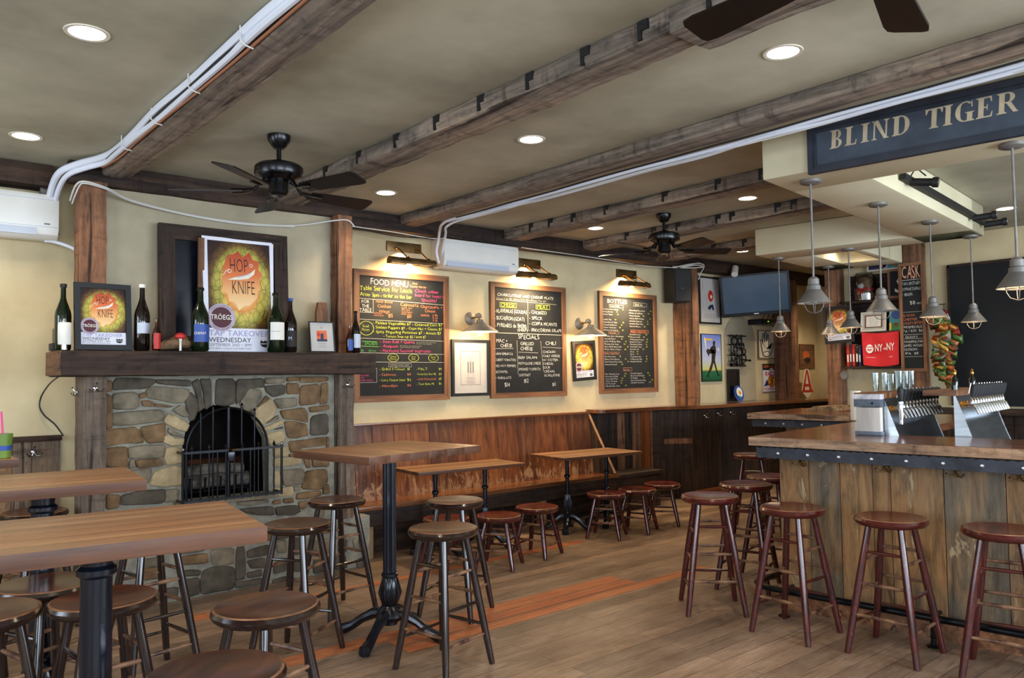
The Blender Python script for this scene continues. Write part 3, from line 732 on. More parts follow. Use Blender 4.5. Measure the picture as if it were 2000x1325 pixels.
# ================================================================== coat hooks
def hook(name, fr, x, z, lab, group, s=1., mat='chrome'):
    r = thing(name, lab, 'hook', fr.p(x, z, 0), group=group)
    m = MB(mat); m.lathe([(.014*s, 0), (.014*s, .004*s), (.009*s, .008*s)], seg=12, mat=fr.out(x, z))
    m.build('rose', r)
    for sx in (-1, 1):
        m = MB(mat)
        pts = [fr.p(x, z, .006*s), fr.p(x+sx*.012*s, z-.022*s, .018*s), fr.p(x+sx*.03*s, z-.024*s, .03*s), fr.p(x+sx*.042*s, z-.008*s, .036*s)]
        m.tube(pts, [.005*s, .005*s, .0045*s, .004*s], 7); m.lathe([(0, -.007*s), (.007*s, 0), (0, .007*s)], pts[-1], 8); m.build('prong', r)
    m = MB(mat); pts = [fr.p(x, z, .006*s), fr.p(x, z+.012*s, .026*s), fr.p(x, z+.03*s, .034*s)]; m.tube(pts, .005*s, 7); m.lathe([(0, -.009*s), (.009*s, 0), (0, .009*s)], pts[-1], 8); m.build('knob', r)
    return r
FPL = Fr((0, 5.565, 0), (1, 0, 0))
hook('coat_hook', FPL, 1.19, 1.455, 'chrome double coat hook on the left mantel post just under the mantel', 'coat hooks by the fireplace')
hook('coat_hook', Fr((1.112, 0, 0), (0, -1, 0)), -5.68, 1.43, 'small coat hook on the outer side of the left mantel post', 'coat hooks by the fireplace', .9)
hook('coat_hook', FPL, 2.985, 1.45, 'coat hook on the right mantel post just under the mantel', 'coat hooks by the fireplace')
hook('coat_hook', Fr((0, 6.125, 0), (1, 0, 0)), .94, 1.03, 'chrome coat hook on the panelling left of the fireplace', 'coat hooks by the fireplace', 1.1)
for x, z, lab in ((8.03, .985, 'left of the three coat hooks on the dark panelling below the baseball painting'), (8.31, 1.0, 'middle of the three coat hooks on the dark panelling under the drink ledge'), (8.58, 1.0, 'right of the three coat hooks on the dark panelling under the drink ledge')):
    hook('coat_hook', Fr((0, 5.876, 0), (1, 0, 0)), x, z, lab, 'coat hooks under the ledge', 1.1)
FB = Fr(BO + BV*.205, BU)
for u, lab in ((.24, 'single brass coat hook on the first board of the bar front, by its corner'), (.74, 'dark coat hook on the bar front between the two middle stools'), (1.11, 'double coat hook on the bar front above the second stool from the right edge'), (1.41, 'coat hook on the bar front at the right edge of the view')):
    hook('coat_hook', FB, u, .94, lab, 'coat hooks on the bar front', 1.0, 'brass')

# ================================================================== stools
def make_stool(H, name, red, nr):
    """round seat, four splayed legs, nr rungs on every side; local to its own base"""
    t = thing(name, 'stool', 'stool')
    m = MB('stool_red' if red else 'stool_dark')
    m.lathe([(.0, H-.046), (.150, H-.046), (.172, H-.040), (.184, H-.026), (.185, H-.016), (.178, H-.004)], seg=40, cap=False)
    m.use('seat_edge'); m.lathe([(.178, H-.004), (.171, H-.0005)], seg=40, cap=False)
    m.use('seat_worn_red' if red else 'seat_worn'); m.lathe([(.171, H-.0005), (.12, H-.007), (.05, H-.010), (0, H-.011)], seg=40, cap=False)
    m.build('seat', t)
    tr, br = .118, .25 if H > .6 else .215
    top, bot = [], []
    for k in range(4):
        a = PI/4+PI/2*k
        top.append(Vector((tr*math.cos(a), tr*math.sin(a), H-.046))); bot.append(Vector((br*math.cos(a), br*math.sin(a), 0)))
    for k in range(4):
        m = MB('stool_red' if red else 'stool_dark')
        p = [top[k].lerp(bot[k], f) for f in (0, .12, .45, .8, .97, 1)]
        m.tube(p, [.0165, .0175, .0205, .0185, .0165, .015], 12); m.build('leg', t)
    lo, st = (.16, .165) if H > .6 else (.10, .125)
    for k in range(4):
        j = (k+1) % 4
        for i in range(nr):
            z = lo+i*st+(.045 if k % 2 else 0)
            f = 1-z/(H-.046); a = top[k].lerp(bot[k], f); b = top[j].lerp(bot[j], f)
            m = MB('rung' if (k+i) % 3 else ('stool_red' if red else 'stool_dark')); m.tube([a, a.lerp(b, .2), a.lerp(b, .5), a.lerp(b, .8), b], [.0065, .0085, .0105, .0085, .0065], 8); m.build('rung', t)
    return t
tall_l = [
 (2.375, 3.40, 12, 'dark tall stool in front of the square table, nearest the red floor boards'),
 (2.96, 4.10, 30, 'dark tall stool behind the square table on its right, beside the short stools'),
 (2.42, 4.66, 8, 'dark tall stool between the square table and the right mantel post'),
 (1.87, 4.06, 33, 'dark tall stool touching the far corner of the big front table, before the hearth'),
 (1.12, 2.68, 20, 'tall stool with a half-darkened seat standing alone right of the big front table'),
 (.715, 3.17, 5, 'tall stool with an orange-worn seat pushed right behind the black table column'),
 (.60, 3.56, 25, 'tall stool with a glossy dark rim between the two left tables, left of the column'),
 (.765, 2.165, 40, 'tall stool whose worn brown seat is cut by the bottom edge of the view'),
 (.355, 3.27, 15, 'tall stool at the left edge of the view under the big front table'),
 (.86, 5.55, 22, 'tall stool tucked behind the second left table near the panelled wall'),
 (1.18, 4.28, 10, 'tall stool whose seat is hidden by the big front table, before the stone hearth')]
tall_b = [
 (4.23, 3.07, 45, 'dark red bar stool standing off the corner of the bar, nearest the red floor strip'),
 (4.86, 3.22, 20, 'dark red bar stool round the bar corner, half behind the first one'),
 (4.20, 2.475, 0, 'dark red bar stool in front of the first boards of the bar front'),
 (4.28, 1.945, 2, 'dark red bar stool in the middle of the bar front'),
 (4.345, 1.43, 12, 'dark red bar stool with a near-black seat rim at the right edge of the view'),
 (6.66, 4.33, 30, 'dark red bar stool far behind, under the corner of the far bar counter'),
 (5.35, 3.32, 10, 'bar stool mostly hidden behind the corner of the bar')]
short = [
 (3.56, 5.05, 10, 'short red stool mostly hidden behind the two tall stools'),
 (3.93, 4.86, 35, 'short red stool just right of the tall stools, under the first low table'),
 (4.42, 4.95, 20, 'short red stool at the right end of the first low table'),
 (5.38, 5.06, 30, 'first of three short red stools at the second low table, nearest its column'),
 (5.79, 5.04, 24, 'middle one of three short red stools at the second low table'),
 (6.24, 5.10, 40, 'short red stool nearest the panelled corner, last of three in a row')]
for spots, H, nm, red, nr, grp in ((tall_l, .715, 'tall_stool', False, 3, 'tall dark stools round the wooden tables'), (tall_b, .72, 'bar_stool', True, 3, 'dark red stools along the bar'), (short, .405, 'short_stool', True, 2, 'short red stools at the low tables')):
    p = make_stool(H, nm, red, nr)
    for i, (x, y, a, lab) in enumerate(spots):
        o = p if i == 0 else copy_tree(p)
        o.location = (x, y, 0.001); o.rotation_euler = (0, 0, math.radians(a)); o['label'] = lab; o['group'] = grp

# ================================================================== tables
def plank_top(m, a, b, z0, z1, n, keys, along, bev=.003):
    """a top glued from n boards; along 0: boards run in x, 1: in y"""
    for i in range(n):
        k = keys[i % len(keys)]; m.use(k)
        if along == 0: m.box((a[0], a[1]+(b[1]-a[1])*i/n, z0), (b[0], a[1]+(b[1]-a[1])*(i+1)/n, z1), bev)
        else: m.box((a[0]+(b[0]-a[0])*i/n, a[1], z0), (a[0]+(b[0]-a[0])*(i+1)/n, b[1], z1), bev)
    m.use('topedge_x' if along == 0 else 'topedge_y'); m.bm.normal_update()
    for f_ in m.bm.faces:
        if f_.normal.z < .4: f_.material_index = m.mi
def iron_base(t, x, y, H, col_r, foot, nfeet=4, rot=0., fluted=True):
    m = MB('gloss_black')
    m.lathe([(.07, H-.012), (.09, H-.012), (.09, H), (0, H)], (x, y, 0), 20)
    m.lathe([(col_r*1.5, H-.03), (col_r*1.5, H-.012)], (x, y, 0), 20)
    if fluted:
        prof_seg = 24; rings = []
        for z in (.36, H-.03):
            rings.append([m.bm.verts.new((x+col_r*(1+.08*math.cos(i*PI))*math.cos(2*PI*i/prof_seg), y+col_r*(1+.08*math.cos(i*PI))*math.sin(2*PI*i/prof_seg), z)) for i in range(prof_seg)])
        for i in range(prof_seg): j = (i+1) % prof_seg; m._f([rings[0][i], rings[0][j], rings[1][j], rings[1][i]])
    else:
        k = .19 if col_r < .03 else .085; cw = 1.5 if col_r < .03 else 1.22
        m.lathe([(col_r, .30), (col_r*.95, H-k-.01), (col_r*cw, H-k), (col_r*cw, H-k+.015), (col_r*.95, H-k+.025), (col_r*1.0, H-.03)], (x, y, 0), 24)
    m.lathe([(col_r*1.35, .355), (col_r*1.35, .37), (col_r*1.02, .375)], (x, y, 0), 20)
    m.lathe([(col_r*1.2, .19), (col_r*1.55, .22), (col_r*1.65, .27), (col_r*1.35, .33), (col_r*1.05, .35)], (x, y, 0), 18)
    for i in range(9):
        a = 2*PI*i/9; c, s = math.cos(a), math.sin(a); rr = col_r*1.6
        m.tube([(x+c*col_r*1.25, y+s*col_r*1.25, .2), (x+c*rr*1.06, y+s*rr*1.06, .26), (x+c*col_r*1.15, y+s*col_r*1.15, .345)], [.004, .009, .004], 6)
    m.build('column', t)
    m = MB('gloss_black'); m.lathe([(0, .10), (col_r*2.0, .105), (col_r*2.3, .13), (col_r*1.9, .165), (col_r*1.3, .19), (0, .192)], (x, y, 0), 24)
    m.lathe([(0, .075), (col_r*1.2, .08), (col_r*1.2, .11)], (x, y, 0), 16); m.build('boss', t)
    for k in range(nfeet):
        a = rot+2*PI*k/nfeet; c, s = math.cos(a), math.sin(a); m = MB('gloss_black'); f = foot
        m.tube([(x+c*q*f, y+s*q*f, z) for q, z in ((.12, .14), (.32, .135), (.55, .10), (.75, .055), (.9, .035), (1.02, .032))], [.034, .032, .026, .026, .032, .022], 10)
        for dx in (-.016, .016): m.tube([(x+c*q*f-s*dx, y+s*q*f+c*dx, z) for q, z in ((.18, .165), (.4, .148), (.62, .10), (.8, .07))], .006, 6)
        m.tube([(x+c*.98*f, y+s*.98*f, .0), (x+c*.98*f, y+s*.98*f, .02)], .018, 10)
        for dx in (-.018, 0, .018): m.lathe([(.013, .0), (.016, .02), (.012, .045), (0, .052)], (x+c*(1.0*f-abs(dx)*.4)-s*dx, y+s*(1.0*f-abs(dx)*.4)+c*dx, .004), 8)
        m.build('foot', t)
def tall_table(x, y, rz, sx, sy, lab, along, th=.042, rot=.4, cr=.036, fl=True):
    t = thing('tall_table', lab, 'table', (x, y, 0), math.radians(rz), 'tall tables with iron columns')
    m = MB(); ks = ['top_x'] if along == 0 else ['top_y']
    m.mats = ['top_x', 'top_y', 'cut_x']
    plank_top(m, (-sx/2, -sy/2), (sx/2, sy/2), 1.09-th, 1.09, 6, ['top_x' if along == 0 else 'top_y'], along, .0018)
    m.build('tabletop', t, local=True)
    iron_base_local(t, 1.09-th, rot, cr, fl)
    return t
def iron_base_local(t, H, rot, cr, fl):
    loc, rz = t.location.copy(), t.rotation_euler.z
    t.location = (0, 0, 0); t.rotation_euler = (0, 0, 0)
    iron_base(t, 0, 0, H, cr, .32, 4, rot, fl)
    t.location = loc; t.rotation_euler = (0, 0, rz)
tall_table(.535, 2.46, -8, .80, .56, 'big wooden table filling the front left corner, its black column right of centre', 0, .044, .6, .043, False)
tall_table(.62, 3.80, -6, .70, .62, 'wooden table behind the big front one, before the left end of the fireplace', 0, .042, .4, .046, False)
tall_table(2.40, 3.975, 9, .84, .68, 'small square high table on a slim fluted iron column in the middle', 1, .042, .42)
tall_table(.345, 5.11, 0, .68, .42, 'wooden table corner with the green drink at the far left wall', 0)

def low_table(x, y, rz, sx, sy, lab):
    t = thing('low_table', lab, 'table', (x, y, 0), math.radians(rz), 'low tables by the bench')
    m = MB('top_x'); plank_top(m, (-sx/2, -sy/2), (sx/2, sy/2), .708, .735, 4, ['top_x'], 0, .0018); m.build('tabletop', t, local=True)
    loc, rzz = t.location.copy(), t.rotation_euler.z
    t.location = (0, 0, 0); t.rotation_euler = (0, 0, 0)
    for dx in (-.25, .25): iron_base(t, dx, 0, .708, .02, .21, 4, PI/4, False)
    t.location = loc; t.rotation_euler = (0, 0, rzz)
low_table(4.03, 5.50, -5, 1.06, .46, 'low wooden table on two thin iron columns by the bench, under the food menu')
low_table(5.56, 5.48, -6, 1.00, .54, 'low wooden table on two thin iron columns at the far end of the bench')

# ================================================================== bench along the wall
b = thing('built_in_bench', 'long red-brown wooden bench with a high board back built against the wall', 'bench', (4.7, 6.0, 0))
m = MB('bench_back', 'bench_back_b', 'bench_back_c'); rnd = random.Random(9); x = 3.10
while x < 6.20:
    ww = min(rnd.uniform(.17, .27), 6.22-x); 
    if 6.22-x-ww < .08: ww = 6.22-x
    a = [(x+.002, 6.02, .42), (x+ww-.002, 6.02, .42), (x+ww-.002, 6.10, 1.075), (x+.002, 6.10, 1.075)]; dj = rnd.uniform(0, .004); m.mi = rnd.randrange(3)
    f0 = m.verts((p[0], p[1]-dj, p[2]) for p in a); f1 = m.verts((p[0], p[1]+.022, p[2]) for p in a)
    m._f(f0); m._f(list(reversed(f1)))
    for i in range(4): m._f([f0[i], f1[i], f1[(i+1) % 4], f0[(i+1) % 4]])
    x += ww
m.build('backrest', b)
m = MB('cut_x'); m.box((3.09, 6.075, 1.075), (6.23, WY-.001, 1.098), .003); m.build('cap_rail', b)
m = MB('cut_x'); 
for y0, y1 in ((5.715, 5.87), (5.874, 6.04)): m.box((3.07, y0, .405), (6.28, y1, .44), .005)
m.build('seat', b)
m = MB('dark_x'); m.box((3.22, 5.745, .27), (6.26, 5.775, .403), .004); m.build('apron', b)
for x in (3.30, 4.3, 5.25, 6.2):
    m = MB('barn_z'); m.box((x-.035, 5.78, 0), (x+.035, 5.85, .403), .004); m.build('leg', b)
m = MB('dark_z'); m.prism([(5.73, .441), (6.03, .441), (6.10, 1.07)][::-1], Fr((6.225, 0, 0), (0, 1, 0)), -.012, .012); m.build('end_panel', b)
m = MB('top_y'); m.tube([(6.228, 6.10, 1.075), (6.228, 5.72, .45)], .016, 4); m.build('end_strip', b)
m = MB('dark_x'); m.box((6.30, 5.80, .37), (7.12, 6.12, .41), .004); m.box((6.30, 5.83, 0), (7.10, 5.85, .37), .003)
tag(m.build('side_bench', at=(6.7, 5.95, 0)), 'short plain dark bench continuing past the bench end under the ledge', 'bench')
m = MB('dark_x'); m.box((3.24, 5.95, 0), (6.26, 5.98, .30)); structure(m.build('trim_2'))

# ================================================================== bar
bar = thing('bar', 'long bar with polished counter, scalloped iron strip and a front of old barn boards', 'bar', (BO.x, BO.y, 0))
FLAT = Fr((0, 0, 0), (1, 0, 0), (0, 1, 0))
# local x runs along BU, local y along -? keep world points through BM
def bw(u, v, z=0.): return BM @ Vector((u, v, z))
def bprism(m, pts, z0, z1):
    a = m.verts(bw(u, v, z0) for u, v in pts); t = m.verts(bw(u, v, z1) for u, v in pts)
    m._f(a); m._f(list(reversed(t))); n = len(pts)
    for i in range(n): m._f([a[i], t[i], t[(i+1) % n], a[(i+1) % n]])
Z1, Z0 = 1.10, 1.047
m = MB('cut_y')
for (u0, v0, u1, v1) in ((0, 0, 3.6, .62), (0, .62, .62, 3.32), (-1.34, 2.70, 0, 3.32), (-1.34, 3.32, -.72, 4.02)):
    m.use('cut_y' if v1 < 1 else 'cut_x'); bprism(m, [(u0, v0), (u1, v0), (u1, v1), (u0, v1)], Z0, Z1)
m.build('countertop', bar)
m = MB('edge')
for pts in ([(3.6, -.006), (-.006, -.006), (-.006, .02), (3.6, .02)], [(-.006, .02), (.0, .02), (0, 2.70), (-.006, 2.70)], [(-.0, 2.694), (-1.346, 2.694), (-1.346, 2.71), (0, 2.71)], [(-1.346, 2.71), (-1.335, 2.71), (-1.335, 4.02), (-1.346, 4.02)]):
    bprism(m, pts, Z0-.001, Z1-.002)
m.use('dark_x')
for (u0, v0, u1, v1) in ((.05, .05, 3.6, .30), (.05, .30, .30, 2.75), (-1.29, 2.75, .05, 3.0), (-1.29, 3.0, -1.0, 4.0)):
    bprism(m, [(u0, v0), (u1, v0), (u1, v1), (u0, v1)], 1.01, Z0)
m.build('counter_edge', bar)
def iron_strip(p0, p1, out, z0=.967, z1=1.037):
    """scalloped iron band with round rivets from p0 to p1 (bar coordinates)"""
    m = MB('iron_strip'); a = bw(*p0); d = bw(*p1)-a; L = d.length; d.normalize()
    fr = Fr(a, d); sg = 1 if fr.n.dot(BM.to_3x3() @ Vector((out[0], out[1], 0))) > 0 else -1
    n = int(L/.0115); sc = lambda i: .006*abs(math.sin(PI*i/4.0))
    lo = [(L*i/n, z0-sc(i)+.006) for i in range(n+1)]; hi = [(L*i/n, z1+sc(i+2)-.006) for i in range(n+1)]
    A = [m.bm.verts.new(fr.p(x, z, sg*.004)) for x, z in lo]; B = [m.bm.verts.new(fr.p(x, z, sg*.004)) for x, z in hi]
    A2 = [m.bm.verts.new(fr.p(x, z, 0)) for x, z in lo]; B2 = [m.bm.verts.new(fr.p(x, z, 0)) for x, z in hi]
    for i in range(n):
        m._f([A[i], A[i+1], B[i+1], B[i]]); m._f([A[i], A2[i], A2[i+1], A[i+1]]); m._f([B[i], B[i+1], B2[i+1], B2[i]])
    m.use('rivet'); k = max(1, int(L/.184))
    for i in range(k):
        mm = fr.out(.14+.184*i, (z0+z1)/2, sg*.004)
        if sg < 0: mm = mm @ Matrix.Scale(-1, 4, (0, 0, 1))
        if .14+.184*i < L: m.lathe([(.011, 0), (.0105, .004), (.007, .008), (0, .0095)], seg=12, mat=mm, cap=False)
    return m.build('iron_strip', bar)
iron_strip((0.03, .03), (3.6, .03), (0, -1)); iron_strip((.03, .03), (.03, 2.70), (-1, 0))
iron_strip((-1.31, 2.73), (.03, 2.73), (0, -1)); iron_strip((-1.31, 2.73), (-1.31, 4.0), (-1, 0))
# front boards
rnd = random.Random(3)
def bar_front(name, p0, p1, seams, out):
    a = bw(*p0); d = bw(*p1)-a; L = d.length; fr = Fr(a, d); sg = 1 if fr.n.dot(BM.to_3x3() @ Vector((out[0], out[1], 0))) > 0 else -1
    m = MB('barn_a')
    xs = [0]+[s_ for s_ in seams if 0 < s_ < L]+[L]
    for i, (x0, x1) in enumerate(zip(xs, xs[1:])):
        m.use(('barn_a', 'barn_b', 'barn_c', 'barn_a', 'barn_c', 'barn_b')[i % 6]); dj = rnd.uniform(0, .004)*sg
        m.prism([(x0+.002, .12), (x1-.002, .12), (x1-.002, 1.045), (x0+.002, 1.045)], fr, -.02*sg, dj)
    m.use('post_x'); m.prism([(0, 0), (L, 0), (L, .125), (0, .125)], fr, -.02*sg, .006*sg)
    return m.build(name, bar)
bar_front('front_boards', (.09, .22), (3.6, .22), [.19, .38, .57, .67, .95, 1.25, 1.5, 1.8], (0, -1))
bar_front('side_boards', (.09, .24), (.09, 2.85), [.2*i for i in range(1, 14)], (-1, 0))
bar_front('wing_boards', (-1.06, 2.95), (.09, 2.95), [.2*i for i in range(1, 6)], (0, -1))
bar_front('wing_side_boards', (-1.06, 2.97), (-1.06, 3.98), [.2*i for i in range(1, 6)], (-1, 0))
m = MB('dark_x')
bprism(m, [(.45, .50), (3.6, .50), (3.6, .56), (.45, .56)], 0, 1.045); m.build('inner_panel', bar)
# flap boards lying on the far counter
for k, (z, u0, v0, u1, v1) in enumerate(((1.101, -1.02, 3.35, -.75, 3.98),)):
    t = MB('barn_z'); bprism(t, [(u0, v0), (u1, v0), (u1, v1), (u0, v1)], z, z+.028); bprism(t, [(u0+.05, v0+.04), (u1-.03, v0+.04), (u1-.03, v1-.1), (u0+.05, v1-.1)], z+.028, z+.045)
    tag(t.build('counter_board', at=bw(-.9, 3.7, z)), 'loose brown boards lying on the far bar counter', 'board')
# foot rail
r = thing('foot_rail', 'dark iron foot rail on short posts along the foot of the bar', 'foot rail', bw(0, 0, 0))
m = MB('black'); m.tube([bw(3.6, .07, .155), bw(.10, .07, .155), bw(.0, .09, .155), bw(-.05, .15, .155), bw(-.05, .35, .155), bw(-.05, 2.6, .155)], .02, 12)
m.use('brass'); m.lathe([(.028, -.02), (.028, .02)], mat=Matrix.Translation(bw(-.05, .40, .155)) @ Matrix.Rotation(PI/2, 4, 'Y'), seg=12); m.build('rail', r)
for u, v in ((.16, .07), (1.0, .07), (1.85, .07), (2.7, .07), (-.05, 1.0), (-.05, 2.0)):
    m = MB('black'); q = bw(u, v, 0); m.lathe([(.035, 0), (.035, .006), (.016, .012), (.014, .05), (.018, .055), (.014, .06), (.014, .14)], q, 14)
    m.tube([bw(u, v, .155), bw(u+(.13 if v > .5 else 0), v+(.14 if v < .5 else 0), .155)], .012, 8); m.build('bracket', r)

# ================================================================== chalkboards
def frame_bars(m, fr, w_, h_, fw, d0, d1, keys=('frame_x', 'frame_z')):
    """picture-frame of four mitred bars centred on the frame origin"""
    a, b = w_/2, h_/2
    for k, q in ((keys[0], [(-a, b), (a, b), (a-fw, b-fw), (-a+fw, b-fw)]), (keys[0], [(-a, -b), (-a+fw, -b+fw), (a-fw, -b+fw), (a, -b)]), (keys[1], [(-a, -b), (-a, b), (-a+fw, b-fw), (-a+fw, -b+fw)]), (keys[1], [(a, -b), (a-fw, -b+fw), (a-fw, b-fw), (a, b)])):
        m.use(k); m.prism(q[::-1], fr, d0, d1)
def board(name, lab, cat, fr, w_, h_, fw, write, mat='chalk', dep=.035, keys=('frame_x', 'frame_z'), group=None):
    t = thing(name, lab, cat, fr.p(0, -h_/2, 0), group=group)
    m = MB(); frame_bars(m, fr, w_, h_, fw, 0, dep, keys); m.build('board_frame', t)
    m = MB(mat); m.prism([(-w_/2+fw*.6, -h_/2+fw*.6), (w_/2-fw*.6, -h_/2+fw*.6), (w_/2-fw*.6, h_/2-fw*.6), (-w_/2+fw*.6, h_/2-fw*.6)], fr, .004, dep-.018); m.build('slate', t)
    if write:
        m = MB(); write(m, fr, dep-.0165); m.build('chalk_writing', t)
    return t
# pixel-free layout: x from the left inner edge, y down from the top inner edge, in the board's own metres
def writer(m, fr, d, x0, y0, k=.86):
    """k squeezes the lines of writing together"""
    def Y(y):
        if not isinstance(k, list): return y*k
        for (a, fa), (b, fb) in zip(k, k[1:]):
            if y <= b: return fa+(fb-fa)*(y-a)/(b-a)
        return k[-1][1]
    ov = 1 if k == 1. else .85
    def T(c, s, x, y, size, wid=None, align='L', sh=0., off=-.014): m.use('ck_'+c).hand(s, x0+x, y0-Y(y), size*.9*(ov if ov == 1 else .9), fr, d, wid, sh, off, align)
    def Ln(c, xa, ya, xb, yb, t=.005): m.use('ck_'+c).line(x0+xa, y0-Y(ya), x0+xb, y0-Y(yb), t*.8, fr, d)
    def Bx(c, xa, ya, xb, yb, t=.004): m.use('ck_'+c).rect(x0+xa, y0-Y(yb), x0+xb, y0-Y(ya), t*.8, fr, d)
    def Ov(c, x, y, rx, ry): m.use('ck_'+c).ring(x0+x, y0-Y(y), rx-.004, rx, fr, d, 28, ry/rx*ov)
    return T, Ln, Bx, Ov
def food(m, fr, d):
    T, L, B, O = writer(m, fr, d, -.455, .535, .78)
    T('white', 'FOOD MENU', .12, .095, .10, .40); T('peach', 'Chef:', .56, .06, .035); T('peach', 'Tommy Harder', .53, .095, .038, .19)
    T('yellow', 'Table Service for Lunch', .01, .165, .075, .55); T('yellow', 'After 3pm - order at the bar', .015, .235, .062, .54)
    T('pink', 'Check other', .59, .15, .055, .27); T('pink', "board for today's", .59, .20, .05, .32); T('pink', 'Specials!', .66, .255, .055, .18)
    L('grey', 0, .262, .915, .285)
    for i, s in enumerate(('FOR', 'THE', 'TABLE')): T('white', s, .07, .315+i*.05, .055, None, 'C')
    L('grey', .145, .265, .145, .42); L('grey', 0, .42, .145, .42)
    for i, (s, z) in enumerate((('Pilsner Brined', .04), ('Chicken', .055), ('Wings', .055))): T('orange', s, .26, .30+i*.058, z, None, 'C')
    T('orange', 'Buffalo or', .155, .43, .025); T('orange', 'Lemon Dry!', .155, .455, .025); T('orange', '$15', .30, .465, .055)
    T('orange', 'Caponata', .43, .325, .06, .2)
    for i, s in enumerate(('eggplant, onions', 'olives, capers', 'roasted peppers', 'pinenuts, celery')): T('orange', s, .44, .352+i*.024, .022)
    T('orange', '$10', .50, .462, .05); T('orange', 'Charcuterie +', .65, .335, .052, .25); T('orange', 'Cheese', .70, .385, .05); T('orange', 'CHOOSE', .65, .435, .032)
    for i, s in enumerate(('3: $16', '5: 24', '7: 30')): T('orange', s, .785, .43+i*.032, .035)
    L('grey', 0, .50, .915, .515)
    O('yellow', .075, .60, .075, .075); T('yellow', 'Small', .07, .59, .04, None, 'C'); T('yellow', 'Plates', .07, .63, .04, None, 'C')
    for i, s in enumerate(('- Pickled Vegetables $7 - Creamed Corn $7', '- Shishito Peppers $7 - Cajun Mac + Cheese $7', '- Spicy Fingerling Potatoes $7 - Kimchi $7')): T('yellow', s, .145, .55+i*.05, .043, .75)
    T('yellow', '- Tomato Soup cup $5 / bowl $7', .25, .70, .042, .46); L('grey', 0, .715, .915, .73)
    T('green', 'SALADS', .06, .79, .045); T('green', 'EACH', .10, .87, .035); T('green', '$11', .02, .87, .04); L('green', .02, .805, .2, .81); L('green', .03, .75, .18, .755)
    for i, (s, wd) in enumerate((('- Asian Kale + Quinoa', .37), ('- Antipasti', .19), ('- Marinated Seasonal Vegetables', .55))): T('pink', s, .215, .765+i*.052, .048, wd)
    for i, s in enumerate(('toasted pumpkin seeds, dried cherries', 'almonds, red curry vinaigrette')): T('grey', s, .60, .755+i*.018, .018)
    T('grey', 'spicy tomatoes, olives, grilled artichokes', .42, .80, .018); T('grey', 'roasted red peppers, citrus dressing', .42, .818, .018)
    L('grey', 0, .88, .915, .89)
    for x, (a, b_) in ((.35, ('Chicken', 'Chorizo')), (.57, ('Pork', 'Belly')), (.79, ('Spiced', 'Tuna'))):
        O('yellow', x, .935, .058, .042); T('yellow', a, x, .932, .028, None, 'C'); T('yellow', b_, x, .958, .028, None, 'C')
    L('grey', 0, .985, .915, .99); B('grey', .30, 1.0, .545, 1.045, .003); T('grey', 'SANDWICHES', .312, 1.035, .034, .22)
    for i, (c, s, p) in enumerate((('yellow', '- Grilled 3 Cheese', '$11'), ('orange', '- Clubhouse', '$14'), ('yellow', '- Curry Chicken Salad', '$14'), ('orange', '- Albondigas', '$14'))): T(c, s, .205, 1.08+i*.064, .04, min(.27, .016*len(s))); T('orange' if i % 2 else 'yellow', p, .50, 1.08+i*.064, .04)
    for i, (c, s, p) in enumerate((('yellow', '- P.B.L.T.', '$14'), ('yellow', '- Korean Beef Short Rib', '$16'), ('orange', '- Lamb Cheesesteak', '$15'), ('yellow', '- Tuna Bahn Mi', '$16'))): T(c, s, .60, 1.08+i*.06, .036, min(.22, .014*len(s))); T('yellow', p, .85, 1.08+i*.06, .036)
    B('grey', .0, 1.055, .18, 1.22); 
    for i, s in enumerate(('Tuna Salad', 'Pork Belly', 'Cod', 'Grilled Chicken')): T('pink', s, .015, 1.12+i*.027, .026)
CHEESE_Y = [(0, 0), (.075, .087), (.135, .125), (.16, .135), (.285, .20), (.375, .256), (.615, .404), (.66, .44), (.675, .462), (.76, .518), (.89, .623), (.94, .687), (1.14, .93), (1.19, 1.03), (1.3, 1.06)]
